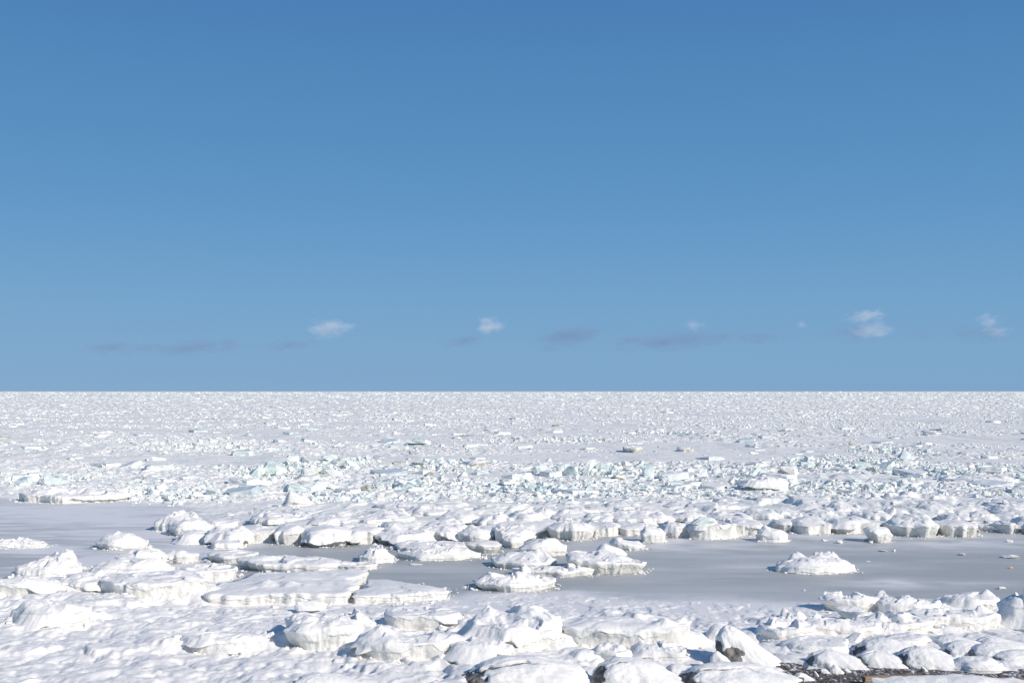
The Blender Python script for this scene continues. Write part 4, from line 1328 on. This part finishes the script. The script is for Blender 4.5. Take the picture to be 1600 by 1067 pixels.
# ------------------------------------------------------------------ rubble of the pack
def prototypes(n, seed, sub=0):
    out = []
    rs = np.random.RandomState(seed)
    kinds = ['lump', 'slab', 'plate', 'pyramid', 'slab', 'lump']
    for i in range(n):
        V, T = hull(block_points(kinds[i % len(kinds)], rs), sub, .09, i)
        V = V - (V.max(0) + V.min(0)) / 2
        V = V / np.ptp(V, axis=0).max()
        out.append((V, T))
    return out


PROTO = prototypes(36, 5)
PROTO_D = prototypes(36, 5, 2)          # the same blocks with worn, chipped faces


def merge(name, items, mats):
    """items: (x, y, z, size, squash, yaw, tilt, proto, mat)"""
    Vs, Ts, Ms = [], [], []
    off = 0
    for (x, y, z, s, sq, yaw, tl, pi, mi, wf) in items:
        V, T = PROTO[pi]
        V = V * (s, s, s * sq)
        c, n = math.cos(tl), math.sin(tl)
        V = np.stack([V[:, 0] * c + V[:, 2] * n, V[:, 1], -V[:, 0] * n + V[:, 2] * c], 1)
        c, n = math.cos(yaw), math.sin(yaw)
        V = np.stack([V[:, 0] * c - V[:, 1] * n + x, V[:, 0] * n + V[:, 1] * c + y, V[:, 2] + z], 1)
        V[:, 0] = x + (V[:, 0] - x) * wf
        Vs.append(V)
        Ts.append(T + off)
        Ms.append(np.full(len(T), mi))
        off += len(V)
    return npmesh(name, np.concatenate(Vs), None, np.concatenate(Ts), mats, np.concatenate(Ms), smooth=False)


def pack_rubble():
    rs = np.random.RandomState(17)
    v = np.concatenate([rs.uniform(3.0, 200.0, 110000), rs.uniform(2.0, 60.0, 130000)])
    n = len(v)
    D = FPX * CAM_H / v
    tx = rs.uniform(-.62, .62, n)
    x, y = tx * D, D
    t = y - np.interp(x, PKX, PKY)
    flat = sstep(-0.02, 0.22, fbm2(x / 60.0, y / 26.0, 2, 21) + .08 * fbm2(x / 8, y / 8, 2, 23))
    ridge = sstep(0.15, 0.55, fbm2(x / 90.0, y / 45.0, 2, 41))
    clump = sstep(-.35, .5, fbm2(x / 9.0, y / 16.0, 3, 61))
    right = sstep(-26, -14, x)
    far = sstep(1, 14, t) * (1 - right * (1 - sstep(15, 27, t)) * .93)
    keep = far * (0.05 + .95 * (1 - flat)) * (.15 + .85 * clump) * (.75 + .9 * ridge)
    keep = np.maximum(keep, sstep(500, 1500, y) * .8)
    m = rs.rand(n) < keep
    x, y, ridge = x[m], y[m], ridge[m]
    k = len(x)
    s = rs.lognormal(math.log(.30), .55, k) * (1 + .7 * ridge)
    pxm = y / 1138.0
    s = np.maximum(s, pxm * rs.uniform(.9, 3.2, k) * (1 - .25 * sstep(900, 3500, y)))
    s = np.minimum(s, np.where(y < 260, 1.25, 1.25 + (y - 260) / 260.))
    wf = 1 + sstep(250, 800, y) * rs.uniform(.3, 2.2, k)
    z = pack_h(x, y) + s * rs.uniform(-.22, .10, k)
    sq = rs.uniform(.35, .85, k) * (1 - .2 * sstep(250, 800, y))
    yaw = rs.rand(k) * 6.283
    tl = rs.normal(size=k) * .35
    pi = rs.randint(0, len(PROTO), k)
    aq = sstep(.1, .6, fbm2(x / 25.0, y / 40.0, 2, 71))
    u = rs.rand(k)
    mi = np.where(u < .10 + .25 * aq, 1, np.where(u < .14 + .28 * aq, 2, np.where(u > .985, 3, 0)))
    # heaps pushed up round the big blocks
    hx = []
    for (px, py, rx, ry, cnt, hh) in [(440, 738, 75, 12, 420, .7), (540, 726, 50, 9, 220, .5), (930, 738, 95, 9, 420, .7), (1190, 752, 60, 9, 200, .4), (1390, 730, 75, 13, 420, .6), (1265, 730, 40, 9, 160, .4),
                                      (70, 752, 70, 8, 200, .4), (700, 730, 60, 10, 200, .4), (640, 760, 70, 9, 260, .4), (1480, 742, 60, 9, 240, .4), (870, 690, 120, 5, 200, .5), (1040, 678, 90, 4, 160, .6), (300, 700, 90, 5, 160, .4), (1400, 708, 60, 5, 160, .6),
                                      (250, 775, 90, 10, 300, .2), (560, 785, 90, 7, 260, .2), (900, 772, 200, 10, 500, .2), (1330, 765, 150, 10, 420, .3)]:
        cx, cy = ground(px, py)
        wx, wy = rx / FPX * cy, ry / FPX * cy * cy / CAM_H
        for _ in range(cnt):
            a, b_ = rs.normal(size=2) * .55
            q = math.exp(-(a * a + b_ * b_))
            hx.append((cx + a * wx, cy + b_ * wy, rs.rand() * hh * q, min(1.3, rs.lognormal(math.log(.38 + .25 * q), .45))))
    hx = np.array(hx)
    m = len(hx)
    x, y, s = np.concatenate([x, hx[:, 0]]), np.concatenate([y, hx[:, 1]]), np.concatenate([s, hx[:, 3]])
    z = np.concatenate([z, pack_h(hx[:, 0], hx[:, 1]) + hx[:, 2]])
    wf, sq = np.concatenate([wf, np.ones(m)]), np.concatenate([sq, rs.uniform(.45, .9, m)])
    yaw, tl = np.concatenate([yaw, rs.rand(m) * 6.283]), np.concatenate([tl, rs.normal(size=m) * .5])
    pi = np.concatenate([pi, rs.randint(0, len(PROTO), m)])
    u = rs.rand(m)
    mi = np.concatenate([mi, np.where(u < .38, 1, np.where(u < .46, 2, np.where(u > .98, 3, 0)))])
    k += m
    # flat pans, some tipped up, lying among the rubble
    m = 330
    vv = rs.uniform(28, 165, m)
    py_ = FPX * CAM_H / vv
    px_ = rs.uniform(-.56, .56, m) * py_
    ok = (py_ - np.interp(px_, PKX, PKY)) > 22
    px_, py_ = px_[ok], py_[ok]
    m = len(px_)
    ps = np.minimum(rs.lognormal(math.log(1.7), .45, m) * (1 + py_ / 500), 4.2)
    x, y, s = np.concatenate([x, px_]), np.concatenate([y, py_]), np.concatenate([s, ps])
    z = np.concatenate([z, pack_h(px_, py_) + ps * rs.uniform(0, .07, m)])
    wf, sq = np.concatenate([wf, rs.uniform(1, 1.7, m)]), np.concatenate([sq, rs.uniform(.2, .42, m)])
    yaw, tl = np.concatenate([yaw, rs.rand(m) * 6.283]), np.concatenate([tl, rs.normal(size=m) * .13])
    plates = [i for i in range(len(PROTO)) if i % 6 == 2]
    pi = np.concatenate([pi, rs.choice(plates, m)])
    u = rs.rand(m)
    mi = np.concatenate([mi, np.where(u < .2, 1, np.where(u < .25, 2, np.where(u > .97, 3, 0)))])  # a few dark pans paint the crevice shade beneath slabs
    k += m
    pxm = y / 1138.0
    size_px = s / pxm
    order = np.argsort(-size_px * (y < 420))
    inframe = np.abs(x / y) < .455
    single = [i for i in order if inframe[i]][:300]
    sset = np.zeros(k, bool)
    sset[single] = True
    mats = [M_BLOCK, M_AQUA, M_BLUE_SHADE, M_DIRT_SHADE]
    rest = np.nonzero(~sset)[0]
    me = merge('ice_rubble', [(x[i], y[i], z[i], s[i], sq[i], yaw[i], tl[i], pi[i], mi[i], wf[i]) for i in rest], mats)
    o = link('ice_rubble', me)
    tag(o, 'field of broken white and aqua pack ice reaching to the horizon', 'pack ice', kind='stuff')
    cache = {}
    words = ['white', 'pale aqua', 'blue-grey', 'dirty shaded brownish']
    for i in single:
        key = (int(pi[i]), int(mi[i]))
        if key not in cache:
            V, T = PROTO_D[key[0]]
            cache[key] = npmesh('ice_chunk', V, None, T, [mats[key[1]]], smooth=False)
        o = link('ice_chunk', cache[key], None, (x[i], y[i], z[i]))
        o.scale = (s[i], s[i], s[i] * sq[i])
        o.rotation_euler = (0, tl[i], yaw[i])
        px, py = rows(x[i], y[i], z[i])
        place = 'left third' if px < 533 else ('middle third' if px < 1066 else 'right third')
        band = 'far out towards the horizon' if y[i] > 190 else ('around the heaped blocks' if y[i] > 128 else 'close behind snowy belt')
        tag(o, '%s angular ice chunk, %s of photo, %s' % (words[key[1]], place, band), 'ice chunk', 'loose ice chunks in the rubble field')


make_frozen_sea()
make_shore()
pack_rubble()


def near_crumbs():
    rs = np.random.RandomState(29)
    it = []
    for (cx, cy, w, d, z) in RUB:
        n = int(14 * (w + d))
        for _ in range(n):
            a = rs.rand() * 6.283
            r = 1 + abs(rs.normal()) * .10
            s = rs.lognormal(math.log(.09), .5)
            x, y = cx + math.cos(a) * w / 2 * r, cy + math.sin(a) * d / 2 * r
            zz = z if y > shore(x) else float(shore_h(np.array([x]), np.array([y]))[0])
            it.append((x, y, zz + s * .1, min(s, .32), rs.uniform(.5, .9), rs.rand() * 6.283, rs.normal() * .3, rs.randint(len(PROTO)), 0 if rs.rand() < .85 else 1, 1))
    o = link('ice_crumbs', merge('ice_crumbs', it, [M_SNOW, M_BLOCK]))
    tag(o, 'small crumbled snow and ice lying round the feet of the floes', 'ice crumbs', kind='stuff')


near_crumbs()


# ------------------------------------------------------------------ clouds low over the horizon
def cloud(px, py, wpx, hpx, dens, colr, label, seed, lean=0.0):
    D = 26000.0
    z = zat(py, D)
    x = side(px, py) * D
    w = wpx / FPX * D
    h = hpx / FPX * D
    m = bpy.data.materials.new('cloud_vapour')
    m.use_nodes = True
    t = m.node_tree
    t.nodes.clear()
    out = nd(t, 'ShaderNodeOutputMaterial')
    pv = nd(t, 'ShaderNodeVolumePrincipled')
    pv.inputs['Color'].default_value = (*colr, 1)
    pv.inputs['Anisotropy'].default_value = 0.0
    tcn = nd(t, 'ShaderNodeTexCoord')
    ln = nd(t, 'ShaderNodeVectorMath', operation='LENGTH')
    t.links.new(tcn.outputs['Object'], ln.inputs[0])
    mp = nd(t, 'ShaderNodeMapping')
    mp.inputs['Location'].default_value = (seed * 3.1, seed * 1.7, 0)
    mp.inputs['Scale'].default_value = (1.2 * max(1, wpx / hpx / 2), 1.2, 1.3)
    t.links.new(tcn.outputs['Object'], mp.inputs['Vector'])
    n = noise(t, mp.outputs[0], 1.3, 5, .6)
    a = nd(t, 'ShaderNodeMath', operation='MULTIPLY_ADD')
    t.links.new(n, a.inputs[0])
    a.inputs[1].default_value = 2.6
    a.inputs[2].default_value = -.55
    s_ = nd(t, 'ShaderNodeMath', operation='SUBTRACT')
    t.links.new(a.outputs[0], s_.inputs[0])
    t.links.new(ln.outputs['Value'], s_.inputs[1])
    mx = nd(t, 'ShaderNodeMath', operation='MULTIPLY', use_clamp=False)
    mxx = nd(t, 'ShaderNodeMath', operation='MAXIMUM')
    t.links.new(s_.outputs[0], mxx.inputs[0])
    mxx.inputs[1].default_value = 0
    t.links.new(mxx.outputs[0], mx.inputs[0])
    mx.inputs[1].default_value = dens * (.6 if colr[0] < .9 else .32) / (h * .8)
    t.links.new(mx.outputs[0], pv.inputs['Density'])
    t.links.new(pv.outputs[0], out.inputs['Volume'])
    bm = bmesh.new()
    bmesh.ops.create_icosphere(bm, subdivisions=3, radius=1.0)
    me = bpy.data.meshes.new('cloud')
    bm.to_mesh(me)
    bm.free()
    me.materials.append(m)
    o = link('cloud', me, None, (x, D, z))
    o.scale = (w * (.72 if colr[0] > .9 else .9), h * 1.0, h * .75)
    o.rotation_euler = (0, lean, 0)
    tag(o, label, 'cloud', 'small clouds low over the horizon')


LIT, DIM = (.97, .97, .97), (.34, .44, .62)  # shadowed clouds have their shade put into a darker vapour colour
for i, c in enumerate([
        (513, 512, 66, 26, 2.2, LIT, 'small ragged white cloud left of centre', 0.),
        (765, 508, 40, 24, 2.6, LIT, 'brightest little white cloud near the centre', -.15),
        (1352, 494, 56, 18, 2.2, LIT, 'upper white cloud of the pair at right', -.1),
        (1362, 516, 66, 22, 2.0, LIT, 'lower white cloud of the pair at right', 0.),
        (1545, 500, 30, 20, 1.4, LIT, 'faint white cloudlet at far right', 0.),
        (1556, 518, 50, 16, 1.2, LIT, 'faint white wisp below the cloudlet at far right', 0.),
        (1086, 509, 26, 16, 1.1, LIT, 'faint pale cloudlet above the longest dark cloud', 0.),
        (1252, 507, 18, 9, .9, LIT, 'tiny faint cloudlet right of the longest dark cloud', 0.),
        (886, 527, 92, 30, 1.5, DIM, 'dim purple-grey cloud leaning to the right near the centre', -.18),
        (1056, 532, 170, 26, 1.5, DIM, 'longest dim purple-grey cloud, right of centre', -.06),
        (1180, 528, 80, 18, .8, DIM, 'faint grey end of cloud right of the longest dim cloud', 0.),
        (304, 542, 150, 24, 1.2, DIM, 'long dim grey cloud at left', -.06),
        (176, 544, 74, 20, 1.0, DIM, 'dim grey cloud at far left', 0.),
        (450, 539, 76, 16, .9, DIM, 'thin dim cloud right of the long one at left', -.06),
        (723, 533, 58, 18, 1.1, DIM, 'dim grey cloud below the brightest little white cloud', -.08),
        (1335, 520, 60, 26, .8, DIM, 'dim base of the white pair of clouds at right', 0.),
        (1530, 522, 80, 24, .8, DIM, 'dim cloud at the right edge below the faint cloudlet', 0.),
        (1440, 522, 40, 16, .6, DIM, 'very faint dim cloud between the two right-hand groups', 0.)]):
    cloud(*c[:7], i, c[7])
